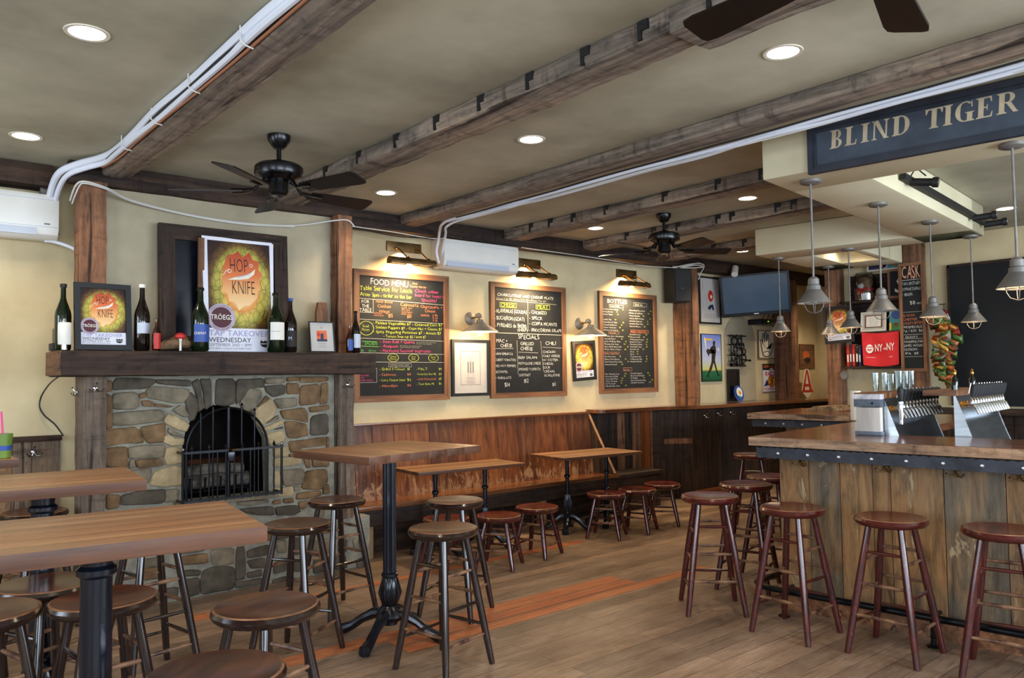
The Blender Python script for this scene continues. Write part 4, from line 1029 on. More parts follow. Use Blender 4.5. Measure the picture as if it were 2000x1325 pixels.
def cheese(m, fr, d):
    T, L, B, O = writer(m, fr, d, -.462, .535, CHEESE_Y)
    T('white', 'CHARCUTERIE AND CHEESE PLATE', .04, .075, .052, .78, sh=.15); T('grey', 'Choose 3 for $16, Choose 5 for $24, Choose 7 for $30', .02, .125, .03, .83); L('grey', .02, .135, .86, .165)
    L('grey', .445, .16, .445, .655); B('yellow', .07, .19, .29, .285); T('yellow', 'CHEESE', .085, .27, .075, .19); B('yellow', .56, .19, .76, .28); T('yellow', 'MEAT', .58, .265, .07, .16)
    for i, s in enumerate(('- KLAVERKAS (GOUDA)', '- BUCHERON (GOAT)', '- PYRENEES de BREBIS')): T('white', s, .0, .375+i*.12, .07, .43 if i != 1 else .40)
    T('white', '(SHEEP)', .30, .66, .055)
    for i, (s, wd) in enumerate((('- CHORIZO', .25), ('- SPECK', .19), ('- COPPA PICANTE', .40), ('- FINOCCHIONA SALAMI', .46))): T('white', s, .465, .37+i*.095, .062, wd)
    L('grey', 0, .675, .95, .68, .008); T('white', 'SPECIALS', .31, .76, .08, .30)
    L('grey', .29, .78, .30, 1.10); L('grey', .62, .78, .655, 1.08)
    for i, s in enumerate(('MAC +', 'CHEESE')): T('white', s, .02+i*.05, .81+i*.06, .062)
    L('grey', .0, .89, .24, .885)
    for i, s in enumerate(('HAM+SPINACH', 'CHERRY TOMATOES', 'RED HOT PEPPERS', 'BECHAMEL', '+ SHALLOTS')): T('white', s, .0, .94+i*.05, .045, min(.275, .021*len(s)))
    T('white', '$14', .12, 1.09+.09, .075)
    for i, s in enumerate(('GRILLED', 'CHEESE')): T('white', s, .34, .84+i*.06, .065)
    L('grey', .31, .915, .58, .92)
    for i, s in enumerate(('BEEF SALAMI', 'PROVOLONE CHEESE', 'SMOKED TOMATO', 'CHUTNEY')): T('white', s, .31, .97+i*.05, .048, min(.31, .0235*len(s)))
    T('white', '$12', .38, 1.16, .07); T('white', 'CHILI', .69, .83, .07, .16); L('grey', .65, .86, .93, .87)
    for i, s in enumerate(('CHICKEN', 'CHILI VERDE', 'w/ COTIJA', 'CHEESE,', 'SOUR', ' CREAM,', ' SCALLIONS')): T('white', s, .65, .92+i*.034, .046, min(.27, .026*len(s)))
    T('white', '$12', .78, 1.19-.01, .06)
def bottles(m, fr, d):
    T, L, B, O = writer(m, fr, d, -.445, .53, 1.)
    T('white', 'BOTTLES', .09, .075, .075, .36); B('white', .54, .05, .78, .092, .002); T('white', 'Stout, etc.', .57, .082, .036)
    B('white', .12, .092, .36, .125, .002); T('white', 'Sours + Wild', .14, .118, .032)
    rnd = random.Random(2)
    def rows(items, x, y, st, pc='yellow', px=None):
        for i, s in enumerate(items):
            if s: T('white', '- '+s, x, y+i*st, .026, min(.40, .0150*len(s)+.02)); T(pc, '$%d' % rnd.choice((9, 12, 14, 18, 24)), min(x+.0150*len(s)+.06, x+.425), y+i*st-.004, .023)
    rows(['Crooked Stave Batch', 'Avery Bretts', 'Cuvee Tilquin', '', 'Lambic Vat', 'Saison Eva de Table', 'Cascade Blueberry', 'Vapeur Cochonne', 'Almanac Strawberry'], .0, .155, .0300)
    B('peach', .10, .405, .28, .432, .002); T('peach', 'Strong Ale', .12, .427, .026)
    rows(['Brooklyn Silver Anniversary', 'Abyssale Plisson', 'Jackie Oh Barley Wine', 'Hitachino Dry Stout', 'Great Divide Barrel Old', 'Wheat Wine La Petite'], .01, .465, .0305)
    B('peach', .02, .640, .28, .666, .002); T('peach', 'Ciders + Gluten Free', .03, .661, .024, .24)
    rows(['Doc Hard Cider', 'Etienne Cidre Bouche', 'Aval Orchard Pear Cider', 'Virtue Redstreak'], .01, .700, .0300)
    rows(['Green Flash Rare Stout', 'Mother of All Beers', 'Avery Rumpkin', 'Victory Dark Intrigue', 'Hitachino Espresso', 'Brooklyn Black Ops', 'Central Waters'], .45, .152, .0315)
    B('orange', .48, .375, .80, .408, .003); T('orange', 'Belgian + Belgian Style', .492, .400, .027, .29)
    rows(['Brooklyn Local 1', 'Chimay Grande', 'Ommegang Hennepin', 'Boulevard Tank 7', 'Maredsous Dubbel', 'Westmalle Tripel', 'Rochefort 10', 'Orval', 'Duvel', 'Tripel Karmeliet', 'St Bernardus Abt', 'Houblon Chouffe'], .45, .437, .0290)
    B('peach', .34, .820, .49, .858, .003); T('peach', 'Specials', .355, .850, .028, .12)
    rows(['Bear Republic Stout', 'Firestone Lil Opal', 'Avery Blue Monk', 'Oskar Old Chub', 'Evil Twin Soft', 'Mikkeller Beer Geek'], .02, .900, .0275)
    rows(['Founders Imperial', 'De Struise Pannepot', 'St Feuillien', 'Goose Island Sofie Dry', 'Schneider Aventinus'], .45, .895, .0275)
board('chalkboard', 'large wood framed chalkboard headed FOOD MENU at the left, partly behind the mantel', 'chalkboard', Fr((3.855, WY, 1.873), (1, 0, 0)), 1.02, 1.18, .055, food, group='wood framed chalkboards')
board('chalkboard', 'wood framed chalkboard of cheese, meat and specials between the two wall lamps', 'chalkboard', Fr((5.40, WY, 1.865), (1, 0, 0)), 1.045, 1.175, .052, cheese, group='wood framed chalkboards')
board('chalkboard', 'wood framed chalkboard headed BOTTLES at the right end of the wall', 'chalkboard', Fr((6.953, WY, 1.87), (1, 0, 0)), 1.005, 1.17, .055, bottles, group='wood framed chalkboards')
def cask(m, fr, d):
    T, L, B, O = writer(m, fr, d, -.105, .555, 1.)
    T('peach', 'CASK', .005, .13, .23, .20, off=.01); L('white', 0, .15, .21, .15)
    for i, s in enumerate(('TWO BROTHERS', 'DOMAINE DUPAGE', '/ FIRKIN')): T('white', s, .0, .205+i*.06, .055, .2 if i < 2 else .11)
    T('white', '$8', .08, .42, .065); T('white', 'PINT', .15, .42, .03); L('grey', 0, .50, .21, .50)
    for i, (c, s) in enumerate((('orange', 'SLYFOX'), ('orange', 'CHESTER'), ('orange', 'COUNTY BITTER'), ('white', 'PHOENIXVILLE'), ('white', 'PA / 4.5%  $8'))): T(c, s, .0, .55+i*.042, .042, min(.2, .022*len(s)))
    L('grey', 0, .745, .21, .745); L('grey', 0, .79, .21, .79); T('white', 'GRAVITY', .02, .783, .035)
    for i, s in enumerate(('WANDERING STAR', 'JAMES WOOD', 'SESSION', ' IPA  $8')): T('white', s, .0, .835+i*.042, .04, min(.2, .02*len(s)))
    L('grey', 0, .985, .21, .985)
board('cask_chalkboard', 'tall narrow chalkboard headed CASK hung on the post behind the bar', 'chalkboard', Fr((8.78, 3.67, 2.085), (0, -1, 0)), .27, 1.18, .032, cask, keys=('frame_y', 'frame_z'), dep=.03)
m = MB('bigboard'); m.box((8.965, .35, 1.13), (8.998, 3.36, 2.60), .003)
t = tag(m.build('large_blackboard', at=(8.98, 2, 1.13)), 'very large plain blackboard on the back wall behind the taps', 'blackboard')
m = MB('dark_y'); m.box((8.955, .33, 2.60), (8.998, 3.38, 2.63)); m.box((8.955, 3.36, 1.13), (8.998, 3.385, 2.62)); m.build('board_trim', t)

# ================================================================== lamps on the wall
def picture_light(x0, x1, z, zp0, zp1, px0, px1, lab):
    """brass back plate, two arms, and a half-round trough over the board"""
    cx = (x0+x1)/2; t = thing('picture_light', lab, 'lamp', (cx, WY, z), group='brass picture lights')
    m = MB('brass'); m.box((px0, WY-.022, zp0), (px1, WY-.001, zp1), .003); m.build('back_plate', t)
    yl = 5.945
    for ax in (px0+.09, px1-.06):
        m = MB('brass_hi'); m.tube([(ax, WY-.022, zp0+.03), (ax+.01, WY-.06, zp0+.02), (ax+.02, yl+.03, z+.055), (ax+.02, yl, z+.03)], .007, 8)
        m.lathe([(0, -.012), (.014, 0), (0, .012)], (ax, WY-.035, zp0+.025), 10); m.lathe([(0, -.014), (.015, 0), (0, .014)], (ax+.02, yl, z+.045), 10); m.build('arm', t)
    m = MB('brass'); n = 12; rings = []
    for xx in (x0, x1):
        rings.append([m.bm.verts.new((xx, yl+.044*math.cos(a), z+.044*math.sin(a))) for a in [math.radians(-25+230*i/n) for i in range(n+1)]])
    for i in range(n): m._f([rings[0][i], rings[0][i+1], rings[1][i+1], rings[1][i]])
    for r_ in rings: m._f(r_)
    m.build('shade', t)
    m = MB('tube_glow'); m.tube([(x0+.02, yl, z-.002), (x1-.02, yl, z-.002)], .010, 8); m.build('tube', t)
    l = bpy.data.lights.new('picture_lamp', 'AREA'); l.shape = 'RECTANGLE'; l.size = (x1-x0)*.9; l.size_y = .04; l.energy = PICTURE_W; l.color = (1, .70, .37); l.spread = math.radians(150)
    o = bpy.data.objects.new('picture_lamp', l); COL.objects.link(o); o.parent = t
    o.location = world_of(t).inverted() @ Vector((cx, yl+.012, z-.02)); o.rotation_euler = Vector((0, .75, -1)).to_track_quat('-Z', 'X').to_euler()
PICTURE_W = 30.0
picture_light(3.60, 4.08, 2.530, 2.655, 2.745, 3.69, 4.06, 'brass picture light over the food menu chalkboard, left of the air conditioner')
picture_light(5.10, 5.60, 2.515, 2.630, 2.725, 5.24, 5.57, 'brass picture light over the middle chalkboard, right of the air conditioner')
picture_light(6.62, 7.10, 2.525, 2.632, 2.73, 6.77, 7.11, 'brass picture light over the bottles chalkboard, under the small fan')
def cone_sconce(x, lab, dx=.0):
    y = 5.92; t = thing('cone_wall_lamp', lab, 'lamp', (x, WY, 2.07), group='cone wall lamps')
    m = MB('galv'); m.lathe([(0, .03), (.03, .028), (.062, .012), (.066, 0), (.066, -.001)], mat=Fr((x+.055, WY, 2.07), (1, 0, 0)).out(), seg=28); m.build('rose', t)
    m = MB('brass_hi'); m.tube([(x+.055, WY-.02, 2.07), (x+.05, 6.05, 2.075), (x+.02, 5.97, 2.07), (x+dx, y, 2.03)], .009, 8); m.build('arm', t)
    m = MB('galv'); m.lathe([(0, .098), (.028, .085), (.034, .06), (.030, .045)], mat=Matrix.Translation((x+.045, 6.0, 2.02)), seg=18); m.build('knob', t)
    m = MB('galv'); m.lathe([(.024, 2.045), (.034, 2.04), (.036, 2.02), (.05, 2.012), (.172, 1.932), (.175, 1.925)], (x+dx, y, 0), 40, cap=False)
    m.use('galv_in'); m.lathe([(.172, 1.926), (.048, 2.006), (.0, 2.012)], (x+dx, y, 0), 40, cap=False); m.build('shade', t)
    m = MB('lamp_bulb'); m.lathe([(0, 1.893), (.02, 1.899), (.033, 1.922), (.026, 1.95), (.016, 1.975), (.014, 2.0)], (x+dx, y, 0), 16); m.build('bulb', t)
    l = bpy.data.lights.new('wall_lamp', 'POINT'); l.energy = SCONCE_W; l.color = (1, .74, .42); l.shadow_soft_size = .02
    o = bpy.data.objects.new('wall_lamp', l); COL.objects.link(o); o.parent = t; o.location = world_of(t).inverted() @ Vector((x+dx, y, 1.884))
SCONCE_W = 10.0
cone_sconce(4.585, 'metal cone wall lamp between the first and middle chalkboards'); cone_sconce(6.10, 'metal cone wall lamp between the middle and right chalkboards')

# ================================================================== ceiling downlights
CAN_W = 42.0
def can(x, y, lab, gain=1.):
    t = thing('downlight', lab, 'ceiling light', (x, y, CZ), group='recessed downlights')
    m = MB('galv_in'); m.lathe([(.070, CZ-.001), (.070, CZ-.004), (.086, CZ-.005), (.088, CZ-.001)], (x, y, 0), 36, cap=False); m.build('trim_ring', t)
    m = MB('can_glow'); m.lathe([(.0705, CZ-.0025), (0, CZ-.0025)], (x, y, 0), 32, cap=False); m.build('lens', t)
    l = bpy.data.lights.new('downlight_lamp', 'SPOT'); l.energy = CAN_W*gain; l.color = (1, .80, .55); l.spot_size = math.radians(120); l.spot_blend = .55; l.shadow_soft_size = .06
    o = bpy.data.objects.new('downlight_lamp', l); COL.objects.link(o); o.parent = t; o.location = (0, 0, -.02)
for spec in ((.715, 3.57, 'recessed downlight at the upper left, nearest of the two left of the pipes'), (.75, 5.32, 'recessed downlight above the left air conditioner'), (3.17, 5.28, 'recessed downlight beside the fan over the fireplace, nearer the wall'), (3.155, 3.54, 'recessed downlight between the notched beam and the conduit beam, in the middle'), (3.19, 1.86, 'large looking recessed downlight above the sign, before its beam'), (5.585, 5.33, 'recessed downlight above the bottles chalkboard, left of the small fan'), (5.645, 3.65, 'recessed downlight right of the small fan, near the soffit corner'), (7.9, 2.47, 'small recessed downlight seen through the opening of the soffit'), (.72, 1.8, 'recessed downlight overhead out of view'), (8.05, 5.30, 'added unseen downlight over the television corner, brightening its dim wall', 2.2), (10.4, 5.2, 'added unseen downlight over the far ledge end, brightening the dim wall', 2.0), (7.95, 3.95, 'recessed downlight inside the opening of the far soffit'), (5.6, 1.6, 'recessed downlight inside the soffit opening above the taps')):  # television corner and far end cans are added to brighten the dim wall
    can(*spec)

# ================================================================== fans
def fan(x, y, a0, lab, R=.62, zb=2.605, pitch=-14):
    t = thing('ceiling_fan', lab, 'ceiling fan', (x, y, CZ), group='black five-blade ceiling fans')
    m = MB('fan_black'); m.lathe([(0, CZ-.001), (.068, CZ-.001), (.066, CZ-.03), (.045, CZ-.065), (.03, CZ-.08), (0, CZ-.08)], (x, y, 0), 28); m.build('canopy', t)
    m = MB('fan_black'); m.tube([(x, y, CZ-.07), (x, y, 2.79)], .014, 12); m.build('downrod', t)
    m = MB('fan_black'); m.lathe([(0, 2.80), (.03, 2.80), (.06, 2.785), (.125, 2.77), (.14, 2.755), (.142, 2.715), (.135, 2.70), (.10, 2.69), (.085, 2.675), (0, 2.675)], (x, y, 0), 40); m.build('motor_housing', t)
    m = MB('fan_black'); m.lathe([(0, 2.68), (.055, 2.68), (.058, 2.60), (.045, 2.585), (0, 2.58)], (x, y, 0), 28); m.build('switch_housing', t)
    for k in range(5):
        a = math.radians(a0+72*k); c, s = math.cos(a), math.sin(a)
        T_ = Matrix.Translation((x, y, zb)) @ Matrix.Rotation(a, 4, 'Z')
        B_ = T_ @ Matrix.Translation((.30, 0, .01)) @ Matrix.Rotation(math.radians(pitch), 4, 'X')
        m = MB('fan_blade'); L = R-.20
        out = [(-.10, -.045), (.0, -.056), (L-.15, -.070), (L-.11, -.064), (L-.10, -.045), (L-.10, .045), (L-.11, .064), (L-.15, .070), (.0, .056), (-.10, .045)]
        for zz in (0,):
            p0 = m.verts(B_ @ Vector((px, py, .004)) for px, py in out); p1 = m.verts(B_ @ Vector((px, py, -.004)) for px, py in out)
            m._f(p0); m._f(list(reversed(p1)))
            for i in range(len(out)): m._f([p0[i], p1[i], p1[(i+1) % len(out)], p0[(i+1) % len(out)]])
        b = m.build('blade', t)
        m = MB('fan_black'); m.tube([T_ @ Vector(q) for q in ((.075, 0, .075), (.11, 0, .06), (.14, .0, .02), (.19, 0, .012))], [.012, .011, .011, .012], 8)
        for sy in (-.028, .028): m.tube([T_ @ Vector(q) for q in ((.15, sy*.3, .016), (.21, sy, .008), (.27, sy, .006))], .010, 6)
        m.build('blade_iron', b)
fan(1.914, 4.408, 3, 'black ceiling fan above the fireplace, shown whole')
fan(5.587, 4.483, 40, 'smaller looking black ceiling fan far above the bottles chalkboard')
fan(2.10, .95, 87, 'black ceiling fan at the top edge, only two of its blades in view', zb=2.635, pitch=14)

# ================================================================== pendants over the bar
def pendant(x, y, lab, glow, z0=2.68):
    t = thing('pendant_lamp', lab, 'lamp', (x, y, z0), group='caged pendant lamps over the bar')
    m = MB('galv'); m.lathe([(0, z0-.001), (.062, z0-.001), (.062, z0-.018), (.05, z0-.024), (0, z0-.026)], (x, y, 0), 30); m.build('canopy', t)
    m = MB('galv'); m.tube([(x, y, z0-.02), (x, y, 2.07)], .0065, 10); m.build('rod', t)
    m = MB('galv'); m.lathe([(0, 2.085), (.018, 2.082), (.032, 2.068), (.034, 2.035), (.03, 2.03), (.040, 2.028), (.042, 2.003), (.045, 2.0), (.098, 1.926), (.1, 1.921)], (x, y, 0), 36, cap=False)
    m.use('galv_in'); m.lathe([(.0985, 1.922), (.043, 1.996), (0, 2.0)], (x, y, 0), 36, cap=False); m.build('shade', t)
    m = MB('bulb' if glow else 'white_plastic'); m.lathe([(0, 1.918), (.016, 1.923), (.023, 1.94), (.016, 1.965), (.012, 1.99)], (x, y, 0), 14); m.build('bulb', t)
    m = MB('galv')
    for k in range(2):
        a = PI*k/2+.4; c, s = math.cos(a), math.sin(a)
        m.tube([(x+c*q, y+s*q, z) for q, z in ((-.055, 1.935), (-.052, 1.90), (-.036, 1.872), (0, 1.858), (.036, 1.872), (.052, 1.90), (.055, 1.935))], .0026, 6)
    m.tube([(x+.054*math.cos(2*PI*i/16), y+.054*math.sin(2*PI*i/16), 1.918) for i in range(16)], .0024, 6, closed=True)
    m.build('wire_cage', t)
    if glow:
        l = bpy.data.lights.new('pendant_bulb', 'POINT'); l.energy = 1.3; l.color = (1, .70, .4); l.shadow_soft_size = .02
        o = bpy.data.objects.new('pendant_bulb', l); COL.objects.link(o); o.parent = t; o.location = (0, 0, 1.9215-z0)
for i, (u, v, g, lab) in enumerate(((.215, .205, 0, 'large looking grey caged pendant at the front corner of the soffit'), (.289, 1.204, 0, 'grey caged pendant in front of the red flag, second from the soffit corner'), (.357, 2.197, 1, 'grey caged pendant before the tall CASK board'), (.419, 3.19, 1, 'grey caged pendant hanging against the large blackboard'), (1.278, .20, 1, 'large grey caged pendant at the right edge, under the sign'), (-1.331, 3.20, 1, 'small far caged pendant in front of the timber post by the television'), (-1.22, 4.24, 1, 'small far caged pendant before the framed poster on the post'), (-.60, 3.12, 1, 'small far caged pendant in front of the certificate on the shelf'))):
    q = SM @ Vector((u, v, 0)); pendant(q.x, q.y, lab, g)

# ================================================================== track lights
t = thing('track_light', 'black track with three cylinder spotlights inside the soffit opening', 'track light', (6.4, 2.3, 2.78))
ta, tb = SM @ Vector((.53, .95, 2.78)), SM @ Vector((.53, 3.25, 2.78))
m = MB('matte_black'); d = (tb-ta); fr = Fr(ta, d); m.prism([(0, -.02), (d.length, -.02), (d.length, .02), (0, .02)], fr, -.018, .018); m.build('rail', t)
for s in (.07, .80, .97):
    p = ta.lerp(tb, s); ax = Vector((.25, -.95, -.16 if s < .5 else .05)).normalized()
    m = MB('matte_black'); q = p+Vector((0, -.05, -.02)); m.tube([p, q], .012, 8)
    m.tube([q-ax*.05, q+ax*.085], .026, 14); m.tube([q+ax*.085, q+ax*.12], .034, 14); m.use('chrome'); m.tube([q+ax*.1201, q+ax*.122], .028, 14); m.build('spotlight_head', t)
m = MB('matte_black'); m.tube([ta.lerp(tb, .06)+Vector((0, 0, .01)), ta.lerp(tb, .05)+Vector((0, -.05, .07)), ta.lerp(tb, .1)+Vector((0, -.08, .03))], .005, 6); m.build('cord', t)

# ================================================================== air conditioners and their pipes
def aircon(x0, x1, z0, z1, lab, yf=5.94):
    t = thing('air_conditioner', lab, 'air conditioner', ((x0+x1)/2, WY, z0), group='white wall air conditioners')
    h = z1-z0
    prof = [(WY-.002, z0+.03), (WY-.06, z0), (yf+.05, z0+.004), (yf+.012, z0+.03), (yf, z0+.08), (yf, z1-.03), (yf+.012, z1-.006), (yf+.04, z1), (WY-.002, z1)]
    fr = Fr((x0, 0, 0), (0, 1, 0)); m = MB('white_plastic'); m.prism(prof, fr, 0, -(x1-x0) if fr.n.x < 0 else (x1-x0)); m.build('body', t)
    FA = Fr((0, yf, 0), (1, 0, 0))
    m = MB('ac_grey'); m.prism([(x0+.006, z0+.078), (x1-.006, z0+.078), (x1-.006, z0+.082), (x0+.006, z0+.082)], FA, -.01, .0015)
    m.prism([(x0+.02, z1-.045), (x1-.02, z1-.045), (x1-.02, z1-.04), (x0+.02, z1-.04)], FA, -.01, .0012); m.build('seam', t)
    m = MB('ac_grey'); m.prism([(x0+.03, z0+.022), (x1-.13, z0+.022), (x1-.13, z0+.07), (x0+.03, z0+.07)], FA, -.008, .003); e = m.build('louvre', t); e['label'] = 'pale grey outlet flap'
    m = MB('ink_grey'); m.quad(x1-.085, z0+.095, x1-.05, z0+.104, FA, .0012); m.build('badge', t)
aircon(.05, 1.035, 2.45, 2.755, 'white wall air conditioner at the left edge, beside the orange-brown post')
aircon(4.19, 5.10, 2.515, 2.80, 'white wall air conditioner between the first two picture lights')
def pipe(name, lab, cat, runs, group=None):
    """a bundle: each run is (points, radius, material)"""
    t = thing(name, lab, cat, runs[0][0][0], group=group)
    for nm, pts, r, k in [(r_[3], r_[0], r_[1], r_[2]) for r_ in runs]:
        m = MB(k); m.tube(smooth(pts), r, 9); m.build(nm, t)
    return t
def smooth(pts, n=5):
    P = [Vector(p) for p in pts]; out = []
    for i in range(len(P)-1):
        a, b, c, d = P[max(i-1, 0)], P[i], P[i+1], P[min(i+2, len(P)-1)]
        for k in range(n):
            u = k/n; out.append(.5*((2*b)+(c-a)*u+(2*a-5*b+4*c-d)*u*u+(3*b-a-3*c+d)*u**3))
    return out+[P[-1]]
pr = random.Random(6)
def along(x, y0, y1, z, n, j=.012): return [(x+pr.uniform(-j, j), y0+(y1-y0)*i/n, z+pr.uniform(-j*.4, j*.4)) for i in range(n+1)]
pipe('pipe_bundle', 'thick white wrapped pipes with a copper wire running along the nearest ceiling beam', 'pipes', [
 ([(1.00, 6.10, 2.60), (.985, 6.0, 2.70), (.985, 5.88, 2.80), (1.0, 5.72, 2.86), (1.08, 5.60, 2.90), (1.18, 5.42, 2.92)]+along(1.205, 5.2, -2.1, 2.922, 16), .021, 'pipe_white', 'pipe'),
 ([(1.03, 6.10, 2.58), (1.02, 6.0, 2.68), (1.02, 5.86, 2.78), (1.04, 5.70, 2.84), (1.11, 5.58, 2.87), (1.20, 5.42, 2.89)]+along(1.212, 5.2, -2.1, 2.892, 16, .008), .017, 'pipe_white', 'pipe'),
 ([(1.20, 5.5, 2.875)]+along(1.226, 5.2, -2.1, 2.873, 16, .006), .0065, 'pipe_tan', 'copper_wire'),
 ([(1.20, 5.45, 2.90)]+along(1.20, 5.2, -2.1, 2.902, 16, .01), .006, 'cable_black', 'black_wire')])
for y in (4.95, 4.35, 3.75, 3.1, 2.5, 1.9):
    m = MB('cable_white'); m.tube([(1.18, y, 2.945), (1.18, y, 2.885), (1.20, y, 2.868), (1.238, y+.01, 2.866)], .0035, 6); m.build('cable_tie', bpy.data.objects['pipe_bundle'])
pipe('wrapped_elbow', 'grey taped pipe elbow dropping behind the left post to the air conditioner', 'pipes', [([(.965, 5.98, 2.80), (.965, 6.04, 2.72), (.99, 6.09, 2.62), (1.04, 6.11, 2.5)], .034, 'galv', 'elbow')])
pipe('conduit', 'white conduit and thin wires hung under the beam to the middle air conditioner', 'pipes', [
 ([(4.17, 6.0, 2.56), (4.13, 5.98, 2.66), (4.11, 5.92, 2.76), (4.03, 5.78, 2.82), (3.93, 5.6, 2.838)]+along(3.895, 5.4, -2.1, 2.838, 18, .012), .0125, 'pipe_white', 'conduit'),
 ([(4.22, 6.0, 2.56), (4.19, 5.97, 2.66), (4.16, 5.90, 2.75), (4.08, 5.76, 2.80), (3.97, 5.6, 2.815), (3.92, 5.4, 2.825)]+along(3.90, 5.1, .5, 2.82, 12, .014), .0105, 'pipe_white', 'conduit'),
 (along(3.868, 5.3, -2.1, 2.845, 20, .008), .005, 'cable_black', 'black_wire'), (along(3.90, 5.3, -2.1, 2.812, 14, .008), .0045, 'cable_white', 'white_wire')])
pipe('drain_hose', 'white curved drain hose under the left air conditioner', 'hose', [([(.97, 6.04, 2.452), (1.02, 6.03, 2.45), (1.08, 6.0, 2.43), (1.14, 5.97, 2.40), (1.17, 5.95, 2.36)], .012, 'pipe_white', 'hose')])
pipe('sagging_cable', 'loose white cable sagging across the plaster between the two fireplace posts', 'cable', [
 ([(1.06, 5.72, 2.68), (1.07, 5.60, 2.76), (1.12, 5.575, 2.785), (1.25, 5.575, 2.76), (1.42, 5.66, 2.72), (1.8, 5.71, 2.68), (2.2, 5.71, 2.665), (2.6, 5.70, 2.69), (2.88, 5.60, 2.745), (3.0, 5.585, 2.76), (3.06, 5.59, 2.72)], .006, 'cable_white', 'cable'),
 ([(1.07, 5.71, 2.66), (1.085, 5.59, 2.75), (1.12, 5.57, 2.772), (1.25, 5.57, 2.75), (1.42, 5.655, 2.71), (1.8, 5.71, 2.672), (2.2, 5.712, 2.656), (2.6, 5.70, 2.68)], .005, 'cable_white', 'cable')])
pipe('loose_wires', 'thin loose wires stapled along the top of the wall over the chalkboards', 'cable', [
 ([(3.10, 5.90, 2.785), (3.4, 5.92, 2.765), (3.7, 5.92, 2.75), (4.05, 5.92, 2.775)], .005, 'cable_black', 'wire'),
 ([(3.10, 5.92, 2.79), (3.6, 5.92, 2.785), (4.05, 5.92, 2.77), (4.2, 5.92, 2.80)], .005, 'cable_white', 'wire'),
 ([(4.4, 5.92, 2.812), (5.1, 5.92, 2.79), (5.2, 5.92, 2.765), (5.4, 5.92, 2.775), (5.9, 5.92, 2.775), (6.4, 5.92, 2.76), (7.0, 5.92, 2.765), (7.5, 5.92, 2.78)], .005, 'cable_black', 'wire'),
 ([(5.12, 5.92, 2.79), (5.8, 5.92, 2.785), (6.4, 5.92, 2.775), (7.0, 5.92, 2.76), (7.5, 5.9, 2.775), (7.85, 5.84, 2.79)], .006, 'cable_white', 'wire')])
pipe('cable_coil', 'untidy coil of white cables on top of the post over the loudspeaker', 'cable', [
 ([(7.45, 5.86, 2.775), (7.65, 5.80, 2.80), (7.85, 5.78, 2.845), (7.97, 5.80, 2.82), (7.80, 5.79, 2.785), (7.55, 5.82, 2.77)], .007, 'cable_white', 'cable'),
 ([(7.55, 5.84, 2.79), (7.75, 5.78, 2.83), (7.93, 5.77, 2.835), (7.96, 5.79, 2.79), (7.86, 5.76, 2.72), (7.83, 5.77, 2.64)], .006, 'cable_white', 'cable'),
 ([(7.60, 5.83, 2.78), (7.8, 5.77, 2.815), (7.92, 5.77, 2.80), (7.72, 5.78, 2.775)], .006, 'cable_white', 'cable')])
pipe('lamp_cord', 'thin black cord hanging from the left end of the mantel down the yellow wall', 'cable', [([(.985, 5.60, 1.53), (.985, 5.9, 1.48), (.975, 6.10, 1.40), (.97, 6.12, 1.33), (1.0, 6.12, 1.27), (1.06, 6.12, 1.21), (1.10, 6.12, 1.15), (1.11, 6.11, 1.13)], .005, 'cable_black', 'cord')])

